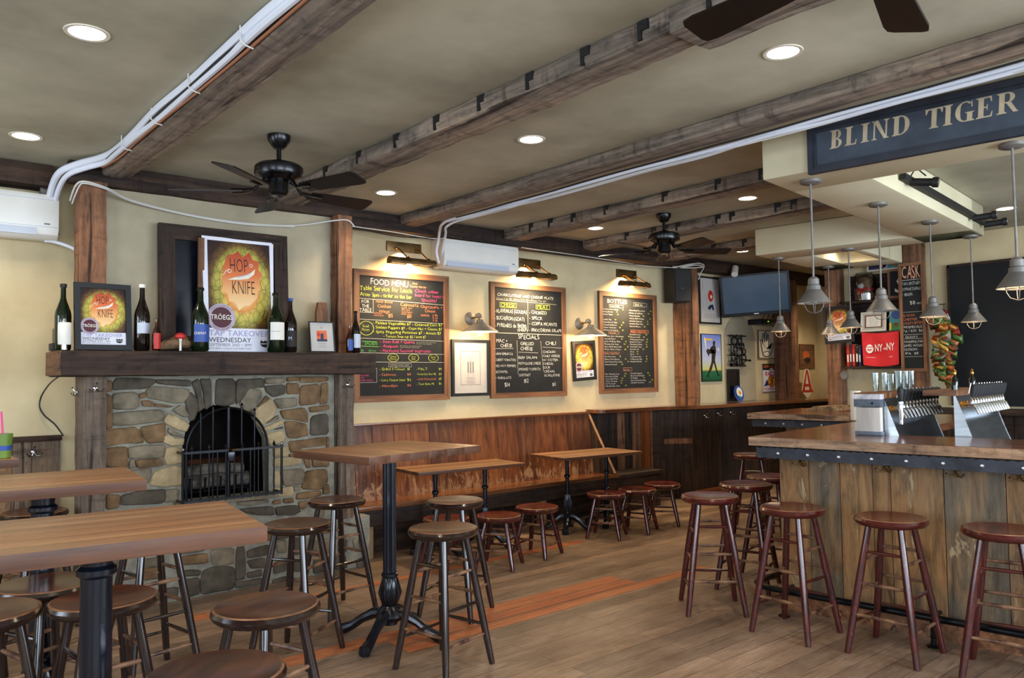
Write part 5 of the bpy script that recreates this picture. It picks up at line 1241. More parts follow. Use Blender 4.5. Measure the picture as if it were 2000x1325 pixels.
# ================================================================== posters and frames
def hop_art(m, fr, w_, h_, d, low=.20, big=False):
    """printed sheet centred on fr: white lower band with words, hop picture above"""
    yb = -h_/2+h_*low; s = w_
    m.use('paper_cool').quad(-w_/2, -h_/2, w_/2, h_/2, fr, d)
    b = .045*w_ if big else .0
    m.use('hop').quad(-w_/2+b, yb, w_/2-b, h_/2-b, fr, d+.0006)
    cx, cy = .02*s, yb+(h_/2-yb)*.56
    r = random.Random(5); pts = []
    for i in range(26):
        a = 2*PI*i/26; rr = (.33 if i % 2 else .285)*s*(1+r.uniform(-.07, .10))*(.9+.14*abs(math.sin(a))); pts.append((cx+rr*math.cos(a), cy-.02*s+rr*1.22*math.sin(a)))
    m.use('burst'); ylo, yhi = min(p[1] for p in pts), max(p[1] for p in pts)
    c0 = m.bm.verts.new(fr.p(cx, cy, d+.0012)); ring = m.verts(fr.p(x, y, d+.0012) for x, y in pts)
    for i in range(26):
        f_ = m._f([c0, ring[i], ring[(i+1) % 26]])
        for l_, yy in zip(f_.loops, (cy, pts[i][1], pts[(i+1) % 26][1])): l_[m.uv].uv = (.5, (yy-ylo)/(yhi-ylo))
    m.use('ink').text('HOP', cx-.03*s, cy+.09*s, .29*s, fr, d+.0018, .26*s, 0, -.012, 'C'); m.text('KNIFE', cx+.03*s, cy-.23*s, .29*s, fr, d+.0018, .33*s, 0, -.012, 'C')
    m.use('ink_cream').poly([(cx-.20*s, cy-.03*s), (cx-.1*s, cy+.01*s), (cx+.06*s, cy+.05*s), (cx+.14*s, cy+.09*s), (cx+.21*s, cy+.155*s), (cx+.19*s, cy+.07*s), (cx+.10*s, cy+.0*s), (cx-.02*s, cy-.02*s)], fr, d+.0022)
    m.use('ink_lilac').text('HARVEST ALE', cx-.05*s, cy+.0*s, .04*s, fr, d+.0026, .19*s, rot=.34)
    m.use('ink_cream'); m.tube([fr.p(cx-.26*s, cy+.03*s, d+.002), fr.p(cx-.22*s, cy+.10*s, d+.002), fr.p(cx-.18*s, cy+.12*s, d+.002)], .006*s, 5); m.ring(cx-.17*s, cy+.10*s, .02*s, .03*s, fr, d+.002, 14); m.ring(cx+.15*s, cy+.2*s, .018*s, .026*s, fr, d+.002, 14)
    bx, by, br = -w_/2+.20*s+b*.5, yb+.15*s, .20*s
    m.use('badge').disc(bx, by, br, br, fr, d+.0018, 30); m.use('ink_maroon').disc(bx, by, br*.74, br*.74, fr, d+.0024, 28)
    m.use('paper').text('TR\u00d6EGS', bx, by-.03*s, .10*s, fr, d+.0032, .31*s, 0, .01, 'C')
    m.use('ink_maroon')
    for word, a0, dr in (('INDEPENDENT', 2.55, -1), ('CRAFT BREWERY', 3.85, 1)):
        for i, ch in enumerate(word):
            a = a0+dr*i*.185*(1 if dr < 0 else .82); q = br*.86
            m.text(ch, bx+q*math.cos(a), by+q*math.sin(a)-.012*s, .032*s, fr, d+.003, None, 0, 0, 'C', rot=a-PI/2 if dr < 0 else a+PI/2)
    hb = h_*low
    m.use('ink_lilac').text('TAP TAKEOVER', -w_/2+.04*w_, yb-hb*.34, .115*s, fr, d+.0012, .88*w_, 0, .012)
    m.use('ink').text('WEDNESDAY', -w_/2+.04*w_, yb-hb*.62, .098*s, fr, d+.0012, .60*w_)
    m.use('ink_grey').text('SEPTEMBER 2ND \u2022 3PM', -w_/2+.04*w_, yb-hb*.80, .06*s, fr, d+.0012, .60*w_); m.text('FEATURING 3 UNIQUE HOP KNIFE CASKS', -w_/2+.04*w_, yb-hb*.93, .035*s, fr, d+.0012, .60*w_)
    lx, ly = w_/2-.15*s, yb-hb*.66
    m.use('ink').disc(lx, ly, .075*s, .055*s, fr, d+.0012, 5+15, PI, 2*PI); m.poly([(lx-.08*s, ly+.005*s), (lx+.08*s, ly+.005*s), (lx+.06*s, ly+.055*s), (lx+.03*s, ly+.03*s), (lx, ly+.05*s), (lx-.03*s, ly+.03*s), (lx-.06*s, ly+.055*s)], fr, d+.0012)
    m.use('paper').text('BLIND TIGER', lx, ly-.012*s, .026*s, fr, d+.002, .13*s, 0, 0, 'C')
def framed(lab, fr, w_, h_, fw, dep, art, group=None, keys=('matte_black', 'matte_black'), glass=True, name='framed_poster', cat='poster'):
    t = thing(name, lab, cat, fr.p(0, -h_/2, 0), group=group)
    m = MB(); frame_bars(m, fr, w_, h_, fw, 0, dep, keys); m.build('frame', t)
    m = MB('print_paper'); m.prism([(-w_/2+fw*.5, -h_/2+fw*.5), (w_/2-fw*.5, -h_/2+fw*.5), (w_/2-fw*.5, h_/2-fw*.5), (-w_/2+fw*.5, h_/2-fw*.5)], fr, .002, dep*.4)
    art(m, fr, w_-2*fw, h_-2*fw, dep*.4+.0008); m.build('print', t)
    return t
def lean(cx, y, z, h, tilt, ex=(1, 0, 0)):
    """frame standing at (cx, y, z), leaning back by tilt degrees"""
    a = math.radians(tilt); back = Vector((-ex[1], ex[0], 0)).normalized(); up = Vector((0, 0, math.cos(a))) + back*math.sin(a)
    return Fr(Vector((cx, y, z)) + up*h/2, ex, up)
ZM = 1.695
framed('black framed HOP KNIFE poster leaning on the left end of the mantel, before the post', lean(1.215, 5.48, ZM, .43, 6, (1, .06, 0)), .335, .43, .034, .022, lambda m, f, w_, h_, d: hop_art(m, f, w_, h_, d, .22), 'HOP KNIFE posters')
framed('small tilted HOP KNIFE poster in a black frame between the middle and right chalkboards', Fr((6.20, WY-.012, 1.66), (1, 0, .055), (-.055, 0, 1)), .355, .44, .035, .022, lambda m, f, w_, h_, d: hop_art(m, f, w_, h_, d, .20), 'HOP KNIFE posters')
framed('black framed HOP KNIFE poster hung on the post behind the bar', Fr((8.772, 4.505, 2.05), (.06, -1, .05), (0, .05, 1)), .345, .43, .034, .022, lambda m, f, w_, h_, d: hop_art(m, f, w_, h_, d, .20), 'HOP KNIFE posters')
# big dark frame over the mantel with the large poster hung across it
FPb = lean(2.06, 5.66, ZM+.005, .89, 3)
def mirror_art(m, f, w_, h_, d): m.use('gloss_black').quad(-w_/2, -h_/2, w_/2, h_/2, f, d)
framed('big dark wooden picture frame standing on the mantel behind the large poster', FPb, .93, .89, .105, .045, mirror_art, None, ('dark_x', 'dark_z'), name='dark_picture', cat='picture')
t = tag(MB('post_z').box((1.835, 5.575, 1.70), (1.875, 5.60, 2.50), .003).build('wood_strip', at=(1.85, 5.59, 1.70)), 'orange wooden strip standing at the left edge of the large poster', 'strip')
fp = lean(2.125, 5.53, ZM+.002, .825, 4.5); m = MB('paper_cool'); m.prism([(-.255, -.412), (.24, -.412), (.26, .40), (.05, .405), (-.12, .412), (-.265, .412)], fp, -.002, 0); hop_art(m, fp, .50, .815, .001, .20, True)
tag(m.build('large_poster', at=(2.125, 5.55, ZM)), 'large unframed HOP KNIFE poster with a white border standing on the mantel', 'poster', 'HOP KNIFE posters')
def certificate(m, f, w_, h_, d):
    m.use('ink').rect(-w_*.30, -h_*.34, w_*.30, h_*.33, .003, f, d); m.use('ink_grey'); m.text('IN APPRECIATION', 0, h_*.265, .012, f, d, .11, 0, 0, 'C')
    for x in (-.03, 0, .03): m.prism([(x-.007, -.05), (x+.007, -.05), (x+.009, .06), (x-.009, .06)], f, d, d+.0005)
    m.ring(.0, .085, .016, .02, f, d, 18); m.ring(0, -.075, .035, .038, f, d, 22, .6)
    for i in range(6): m.line(-.06+.008*(i % 3), -.10-.011*i, .06-.008*(i % 2), -.10-.011*i, .0025, f, d)
framed('black framed white certificate on the wall under the first cone lamp', Fr((4.628, WY-.008, 1.585), (1, 0, 0)), .46, .55, .028, .024, certificate, name='framed_certificate', cat='picture')
def small_cert(m, f, w_, h_, d):
    m.use('ink_orange').quad(-w_*.22, -h_*.16, w_*.22, h_*.22, f, d); m.use('navy').quad(-w_*.22, -h_*.16, w_*.22, -h_*.08, f, d+.0006); m.quad(-w_*.06, -h_*.1, w_*.07, h_*.12, f, d+.0008); m.use('red_flat').quad(-w_*.2, h_*.02, -w_*.09, h_*.15, f, d+.0008)
    m.use('ink_grey').ring(0, h_*.33, .004, .007, f, d, 12); m.text('Best Beer Bar', 0, -h_*.25, .012, f, d, .06, 0, 0, 'C')
    for i in range(3): m.line(-.03, -h_*.30-.008*i, .03, -h_*.30-.008*i, .0015, f, d)
framed('small white certificate in a thin black frame leaning on the right end of the mantel', lean(2.70, 5.42, ZM, .235, 9, (1, -.05, 0)), .20, .235, .008, .012, small_cert, name='framed_note', cat='picture')

# ================================================================== bottles on the mantel
def bottle(x, y, z, H, R, glass, lab, label=None, cap='matte_black', neck=.33, group='bottles on the mantel', extra=None, labz=(.14, .40), name='bottle'):
    t = thing(name, lab, 'bottle', (x, y, z), group=group)
    m = MB(glass); hb = H*(1-neck)*.78
    m.lathe([(0, .004), (R*.86, .0), (R, .012), (R, hb), (R*.93, hb+H*.06), (R*.70, hb+H*.14), (R*.46, hb+H*.22), (R*.34, H*.80), (R*.31, H*.955), (R*.40, H*.96), (R*.40, H*.985), (R*.3, H)], (x, y, z), 24); m.build('glass', t)
    m = MB(cap); m.lathe([(R*.42, H*.955), (R*.42, H*1.0), (R*.38, H*1.008), (0, H*1.008)], (x, y, z), 16); m.build('cap', t)
    if label:
        m = MB(label); z0, z1 = H*labz[0], H*labz[1]; a0, n = math.radians(-140 if not extra else -150), 14
        A = [m.bm.verts.new((x+(R+.0008)*math.cos(a0+math.radians(125)*i/n), y+(R+.0008)*math.sin(a0+math.radians(125)*i/n), z+z0)) for i in range(n+1)]
        B_ = [m.bm.verts.new((x+(R+.0008)*math.cos(a0+math.radians(125)*i/n), y+(R+.0008)*math.sin(a0+math.radians(125)*i/n), z+z1)) for i in range(n+1)]
        for i in range(n): m._f([A[i], A[i+1], B_[i+1], B_[i]])
        if extra:
            txt, col, sz, wd = extra; vd = Vector((-x, -y, 0)).normalized(); fr = Fr(Vector((x, y, z+(z0+z1)/2))+vd*(R+.0015), Vector((-vd.y, vd.x, 0)))
            m.use(col).text(txt, 0, -.01, sz, fr, .0, wd, 0, .0, 'C')
        m.build('label', t)
    return t
bottle(1.0, 5.56, ZM, .415, .047, 'glass_green', 'tall green champagne-shaped bottle at the left end of the mantel, half behind the framed poster')
bottle(1.448, 5.50, ZM, .435, .048, 'glass_brown', 'big dark brown bottle with a pale torn label just right of the small framed poster', 'ac_grey', 'paper', labz=(.26, .42))
bottle(1.80, 5.43, ZM, .43, .058, 'glass_green', 'big green bottle with a blue label before the left side of the large poster', 'blue', 'glass_green', extra=('CHIMAY', 'paper', .026, .075), labz=(.14, .42))
bottle(2.335, 5.43, ZM, .425, .060, 'glass_green', 'big green bottle with a cream label before the right side of the large poster', 'paper', 'glass_green', labz=(.20, .50), extra=('--------', 'ink_grey', .03, .06))
bottle(2.46, 5.46, ZM, .395, .048, 'glass_brown', 'black-brown bottle with a blue foil neck and dark label right of the cream labelled one', 'ink', 'blue', labz=(.10, .40), extra=('M', 'ac_grey', .035, None))
bottle(3.0, 5.46, ZM, .325, .036, 'glass_brown', 'slim dark bottle at the very right end of the mantel, before the food menu', 'ac_grey', 'glass_brown', labz=(.12, .45))
bottle(1.51, 5.40, ZM, .205, .026, 'amber', 'small clear bottle with a red label beside the toadstool ornament', 'red_flat', 'clear', labz=(.05, .55), group='small bottles on the mantel')
bottle(2.93, 5.43, ZM, .205, .027, 'amber', 'small clear bottle with a red and blue label near the right end of the mantel', 'blue', 'clear', labz=(.08, .5), group='small bottles on the mantel')
# lighter-shaped wooden block, toadstool, card holder
m = MB('post_z'); fb = lean(2.78, 5.60, ZM, .40, 4); m.prism([(-.045, -.2), (.075, -.2), (.062, .2), (-.012, .2), (-.03, .12)], fb, -.03, 0); m.use('chrome'); m.lathe([(.0, .0), (.02, .0), (.018, .006), (0, .007)], mat=fb.out(.02, .04, .0), seg=18)
tag(m.build('wooden_tap_block', at=(2.78, 5.60, ZM)), 'reddish wooden block with a round steel disc leaning behind the small white certificate', 'block')
t = thing('toadstool_ornament', 'little red-capped toadstool ornament on a piece of driftwood on the mantel', 'ornament', (1.64, 5.46, ZM))
m = MB('barn_x'); m.tube([(1.53, 5.47, ZM+.02), (1.60, 5.46, ZM+.045), (1.69, 5.46, ZM+.07), (1.74, 5.47, ZM+.05)], [.012, .036, .05, .03], 10); m.build('driftwood', t)
m = MB('paper'); m.lathe([(.008, 0), (.007, .06), (.012, .082)], (1.665, 5.41, ZM), 12); m.build('stalk', t)
m = MB('red_flat'); m.lathe([(.028, .080), (.036, .088), (.034, .104), (.018, .118), (0, .121)], (1.665, 5.41, ZM), 20); m.use('galv_in'); m.lathe([(.012, .083), (.028, .081)], (1.665, 5.41, ZM), 20, cap=False); m.build('cap', t)
t = thing('card_terminal', 'black card terminal in its cradle at the left tip of the mantel', 'card terminal', (.972, 5.60, ZM))
m = MB('matte_black'); m.box((.94, 5.56, ZM), (.985, 5.66, ZM+.045), .004); m.build('cradle', t); m = MB('gloss_black'); m.box((.955, 5.58, ZM+.045), (.985, 5.64, ZM+.14), .006); m.build('handset', t)
t = thing('paper_lantern', 'small white cylinder lantern lying before the green bottle at the left end of the mantel', 'lantern', (.985, 5.42, ZM))
m = MB('paper'); m.lathe([(0, .03), (.034, .03), (.037, .036), (.037, .158), (.033, .166), (0, .166)], (.985, 5.42, ZM), 22); m.build('shade', t); m = MB('chrome'); m.lathe([(.018, 0), (.018, .03)], (.985, 5.42, ZM), 14); m.lathe([(.012, .166), (.01, .19), (0, .192)], (.985, 5.42, ZM), 12); m.build('fitting', t)
# green drink on the far left table
t = thing('smoothie_cup', 'green smoothie in a tall cup with a pink straw on the far left table', 'cup', (.63, 5.05, 1.091))
m = MB('smoothie'); m.lathe([(0, 0), (.036, 0), (.047, .125), (.047, .13), (0, .128)], (.63, 5.05, 1.091), 24); m.build('cup', t); m = MB('blue'); m.lathe([(.0396, .04), (.0430, .08)], (.63, 5.05, 1.091), 24, cap=False); m.build('label_band', t)
m = MB('pink_straw' if 'pink_straw' in M else 'ck_pink'); m.tube([(.635, 5.05, 1.11), (.62, 5.05, 1.34)], .005, 8); m.build('straw', t)

# ================================================================== television corner
t = thing('loudspeaker', 'black loudspeaker mounted high on the left side of the timber post', 'speaker', (7.70, 5.95, 2.37))
m = MB('matte_black'); fs = Fr((7.525, 5.90, 2.37), (.9, -.25, 0)); m.prism([(0, 0), (.245, 0), (.245, .40), (0, .41)], fs, -.20, 0); m.build('cabinet', t)
m = MB('cable_black'); m.prism([(.01, .012), (.235, .012), (.235, .388), (.01, .396)], fs, 0, .012); m.use('chrome').quad(.085, .155, .135, .165, fs, .0125); m.build('grille', t)
t = thing('security_camera', 'small white cylinder security camera under the header beam by the television', 'camera', (8.75, 5.9, 2.86))
m = MB('white_plastic'); m.tube([(8.66, 5.82, 2.77), (8.74, 5.86, 2.87)], .042, 16); m.build('body', t); m = MB('white_plastic'); m.tube([(8.73, 5.87, 2.86), (8.79, 5.91, 2.90)], .014, 8); m.build('bracket', t)
t = thing('television', 'wall mounted flat black television, switched off, tilted over the drink ledge', 'television', (8.9, 5.7, 2.25))
tx = Vector((.50, -.72, .045)).normalized(); tz = Vector((-.14, -.10, 1)).normalized(); tz = (tz-tx*tz.dot(tx)).normalized()
ft = Fr((8.865, 5.66, 2.51), tx, tz)
m = MB('fan_black'); m.prism([(-.43, -.27), (.43, -.27), (.43, .27), (-.43, .27)], ft, -.05, 0); m.build('cabinet', t)
m = MB('screen'); m.quad(-.40, -.225, .40, .245, ft, .0015); m.build('screen', t)
m = MB('paper_cool'); m.quad(-.03, -.252, .03, -.242, ft, .0015); m.build('badge', t)
m = MB('matte_black'); m.tube([ft.p(0, 0, -.05), (9.2, 6.0, 2.52), (9.25, 6.14, 2.52)], .022, 8); m.build('wall_arm', t)
t = thing('set_top_box', 'black set-top box with a green light on a bracket below the television', 'box', (9.75, 5.98, 2.12))
m = MB('gloss_black'); m.box((9.42, 5.93, 2.16), (10.0, 6.14, 2.235), .004); m.build('case', t); m = MB('led'); m.box((9.58, 5.927, 2.20), (9.60, 5.931, 2.207)); m.build('light', t)
m = MB('cable_black')
for a, b in ((9.5, 9.45), (9.62, 9.75), (9.7, 9.62), (9.85, 9.9)): m.tube(smooth([(a, 5.96, 2.235), (a+.02, 5.93, 2.33), (b, 5.95, 2.38), (b-.04, 6.0, 2.44)]), .006, 6)
m.build('leads', t)
FTW = Fr((0, WY-.003, 0), (1, 0, 0))
def at(x, z, d=.0): return Fr((x, WY-.003-d, z), (1, 0, 0))
def abstract(m, f, w_, h_, d):
    m.use('red_flat').disc(.02, .06, .055, .075, f, d, 22); m.use('ink_cream').disc(.03, .05, .02, .024, f, d+.0006, 16); m.use('navy').poly([(-.05, -.10), (.0, -.06), (.07, -.05), (.09, -.12), (.06, -.13), (.03, -.09), (-.01, -.13)], f, d)
    m.use('ink_grey')
    for i in range(3): m.line(-.13, -.185-.02*i, .12, -.185-.02*i, .003, f, d)
    m.use('red_flat').quad(-.155, .12, -.148, .24, f, d)
framed('black framed cream print with a red and blue figure, between the post and the television', at(8.56, 2.455), .47, .62, .022, .022, abstract, name='framed_print', cat='picture')
t = thing('batter_painting', 'painted panel of a baseball batter on green grass under a blue sky', 'painting', (8.56, WY, 1.40))
fb_ = at(8.56, 1.705); m = MB('matte_black'); frame_bars(m, fb_, .43, .62, .008, 0, .02, ('matte_black', 'matte_black')); m.build('frame', t)
m = MB('bat_sky'); m.quad(-.208, -.303, .208, .303, fb_, .016); D = .017
m.use('ink_maroon'); BR = 'dark_x'
m.use(BR); m.disc(.055, .185, .026, .03, fb_, D, 16); m.poly([(.04, .20), (.085, .205), (.10, .195), (.08, .215), (.045, .225)], fb_, D)
m.poly([(-.02, .13), (.03, .16), (.085, .155), (.10, .09), (.075, .0), (.07, -.05), (-.005, -.05), (.0, .05)], fb_, D)
m.poly([(-.02, .13), (.02, .15), (-.05, .05), (-.10, .10), (-.115, .085), (-.06, .01)], fb_, D); m.poly([(.06, .10), (.08, .06), (-.05, .05), (-.11, .10), (-.10, .115)], fb_, D)
m.poly([(.0, -.04), (.045, -.05), (.0, -.15), (-.085, -.235), (-.11, -.24), (-.06, -.15)], fb_, D); m.poly([(.03, -.05), (.072, -.045), (.11, -.15), (.155, -.235), (.12, -.235), (.08, -.16)], fb_, D); m.poly([(-.12, -.25), (-.07, -.245), (-.06, -.235), (-.115, -.235)], fb_, D); m.poly([(.11, -.24), (.175, -.235), (.15, -.225)], fb_, D)
m.use('ink_cream').poly([(-.105, .10), (-.115, .10), (-.155, .25), (-.14, .265), (-.125, .255)], fb_, D); m.disc(.15, .11, .018, .02, fb_, D, 14); m.use('yellow').quad(-.13, .225, .02, .25, fb_, D); m.build('panel', t)
# pale arched niche with small ironwork, oval mirror-black frame and plate
m = MB('plaster_grey'); pts = [(8.86, 1.13)]+[(9.22-.36*math.cos(PI*i/14), 1.95+.33*math.sin(PI*i/14)) for i in range(15)]+[(9.58, 1.13)]
m.prism(pts, FTW, 0, .008); structure(m.build('trim_3'))
t = thing('ironwork', 'black openwork iron machine sculpture on the wall under the set-top box', 'sculpture', (9.1, 6.1, 1.6)); r_ = random.Random(12)
m = MB('black'); yy = 6.08
for x in (8.93, 9.06, 9.17): m.tube([(x, yy, 1.60), (x, yy, 2.02)], .010, 6)
for z in (1.62, 1.74, 1.88, 2.0): m.tube([(8.88, yy, z), (9.22+.05*(z > 1.9), yy, z)], .010, 6)
for x, z, r in ((9.05, 1.66, .045), (9.0, 1.82, .04), (9.15, 1.86, .05), (8.93, 1.64, .035), (9.2, 1.79, .035), (8.98, 1.93, .055), (9.10, 1.78, .07), (8.95, 1.72, .05), (9.18, 1.70, .06), (9.1, 1.93, .045)): m.tube([(x+r*math.cos(2*PI*i/16), yy-.015, z+r*math.sin(2*PI*i/16)) for i in range(16)], .009, 6, closed=True)
m.tube([(9.2, yy, 1.68), (9.34, yy, 1.67)], .012, 6); m.lathe([(0, -.02), (.03, 0), (0, .02)], (9.35, yy, 1.67), 10); m.tube([(8.9, yy, 1.60), (9.25, yy, 1.60)], .012, 6); m.tube([(9.0, yy, 1.62), (9.0, WY, 1.62)], .012, 6); m.build('ironwork_frame', t)
def dark_art(m, f, w_, h_, d): m.use('gloss_black').quad(-w_/2, -h_/2, w_/2, h_/2, f, d)
framed('small dark framed picture standing on the ledge behind the blue plate', Fr((8.99, 6.11, 1.34), (1, 0, 0)), .26, .43, .03, .02, dark_art, name='dark_picture', cat='picture')
t = thing('painted_plate', 'blue and white painted plate standing on the ledge below the ironwork', 'plate', (9.0, 6.03, 1.118)); fpz = lean(9.0, 6.02, 1.12, .22, 12)
m = MB('blue'); m.lathe([(0, .0), (.06, .0), (.105, .012), (.108, .016), (.10, .014), (.06, .006), (0, .005)], mat=fpz.out(0, 0, 0), seg=32)
m.use('paper').disc(.015, .012, .066, .07, fpz, .0165, 24); m.use('teal').poly([(-.06, -.02), (-.01, -.065), (.05, -.05), (.0, -.03)], fpz, .0172); m.use('yellow').disc(.02, .012, .03, .032, fpz, .0175, 20); m.use('ink_orange').disc(.022, .004, .014, .016, fpz, .0182, 16); m.build('plate', t)
t = thing('hand_sign', 'square sign with a silver open hand outlined in black, left of the television post', 'sign', (9.9, WY, 1.72)); fh = at(9.87, 1.90)
m = MB('galv_in'); m.prism([(-.21, -.19), (.18, -.19), (.18, .19), (-.21, .19)], fh, 0, .012); frame_bars(m, fh, .43, .40, .012, .0, .016, ('frame_x', 'frame_z')); m.build('panel', t)
def blob(m, pts, f, d): m.poly(pts, f, d)
hand = [(-.13, -.08), (-.155, .02), (-.16, .06), (-.135, .06), (-.11, .01), (-.11, .10), (-.10, .15), (-.075, .15), (-.07, .10), (-.065, .04), (-.055, .13), (-.04, .175), (-.015, .175), (-.012, .12), (-.012, .04), (.008, .11), (.02, .145), (.042, .14), (.04, .09), (.035, .0), (.06, -.06), (.09, -.05), (.13, .02), (.155, .01), (.14, -.06), (.09, -.13), (.03, -.17), (-.06, -.17), (-.11, -.14)]
m = MB('galv_in'); cc = m.bm.verts.new(fh.p(-.03, -.06, .014)); rg = m.verts(fh.p(x, z, .014) for x, z in hand)
for i in range(len(hand)): m._f([cc, rg[i], rg[(i+1) % len(hand)]])
m.use('matte_black')
for a, b in zip(hand, hand[1:]+hand[:1]): m.tube([fh.p(*a, .0145), fh.p(*b, .0145)], .006, 5)
m.tube([fh.p(-.10, -.12, .0145), fh.p(-.04, -.10, .0145), fh.p(.03, -.09, .0145), fh.p(.06, -.12, .0145)], .005, 5); m.build('hand_emblem', t)
t = thing('racer_sign', 'printed tin sign for RACER 5 INDIA PALE ALE beside the television post', 'sign', (9.98, WY, 1.23)); fr5 = at(9.975, 1.427)
m = MB('paper_cool'); m.prism([(-.225, -.20), (.225, -.20), (.225, .20), (-.225, .20)], fr5, 0, .008); d = .0085
m.use('matte_black').quad(-.225, .11, .225, .20, fr5, d); m.rect(-.225, -.20, .225, .20, .008, fr5, d+.0002); m.use('ink_orange').text('BEAR REPUBLIC', 0, .145, .05, fr5, d+.0006, .38, 0, .01, 'C'); m.use('paper').disc(0, .118, .05, .022, fr5, d+.0008, 20); m.use('ink').text('BREWING CO', 0, .112, .014, fr5, d+.001, None, 0, 0, 'C')
m.use('navy').poly([(.06, -.09), (.20, -.12), (.12, .0)], fr5, d); m.poly([(-.2, -.12), (-.05, -.1), (-.12, -.02)], fr5, d)
m.use('red_flat').text('RACER', 0, .03, .085, fr5, d+.0006, .32, .1, .02, 'C'); m.disc(.0, -.045, .10, .085, fr5, d+.0004, 26); m.use('yellow').disc(0, -.045, .085, .07, fr5, d+.0008, 26); m.use('red_flat').text('5', .0, -.095, .14, fr5, d+.0012, .1, .2, .03, 'C'); m.text('INDIA PALE ALE', 0, -.172, .055, fr5, d+.0006, .40, .1, .012, 'C'); m.build('panel', t)
def rustart(m, f, w_, h_, d): m.use('frame_x').quad(-w_/2, -h_/2, w_/2, h_/2, f, d); m.use('ink_orange').disc(-.02, .02, .09, .06, f, d+.0006, 20); m.use('dark_x').disc(.02, -.06, .09, .045, f, d+.0008, 18)
framed('brown picture with an orange shape on the dim wall right of the television post', at(10.95, 1.74), .42, .36, .012, .015, rustart, keys=('frame_x', 'frame_z'), name='brown_picture', cat='picture')
t = thing('letter_sign', 'cut-out sign of a tall red letter A standing on the far end of the ledge', 'sign', (10.8, 6.0, 1.118)); fa = Fr((10.72, 6.02, 1.12), (1, 0, 0))
m = MB('ink_cream'); m.prism([(-.15, .10), (0, .0), (.15, .10), (.06, .42), (0, .43), (-.05, .42)], fa, -.008, 0); m.use('red_flat')
m.poly([(-.14, .10), (-.075, .10), (.012, .415), (-.018, .415)], fa, .001); m.poly([(.14, .10), (.07, .10), (-.012, .415), (.03, .415)], fa, .0012); m.poly([(-.09, .17), (.09, .17), (.075, .21), (-.075, .21)], fa, .0014); m.poly([(-.17, .085), (.17, .085), (.15, .12), (-.15, .12)], fa, .0016); m.build('panel', t)

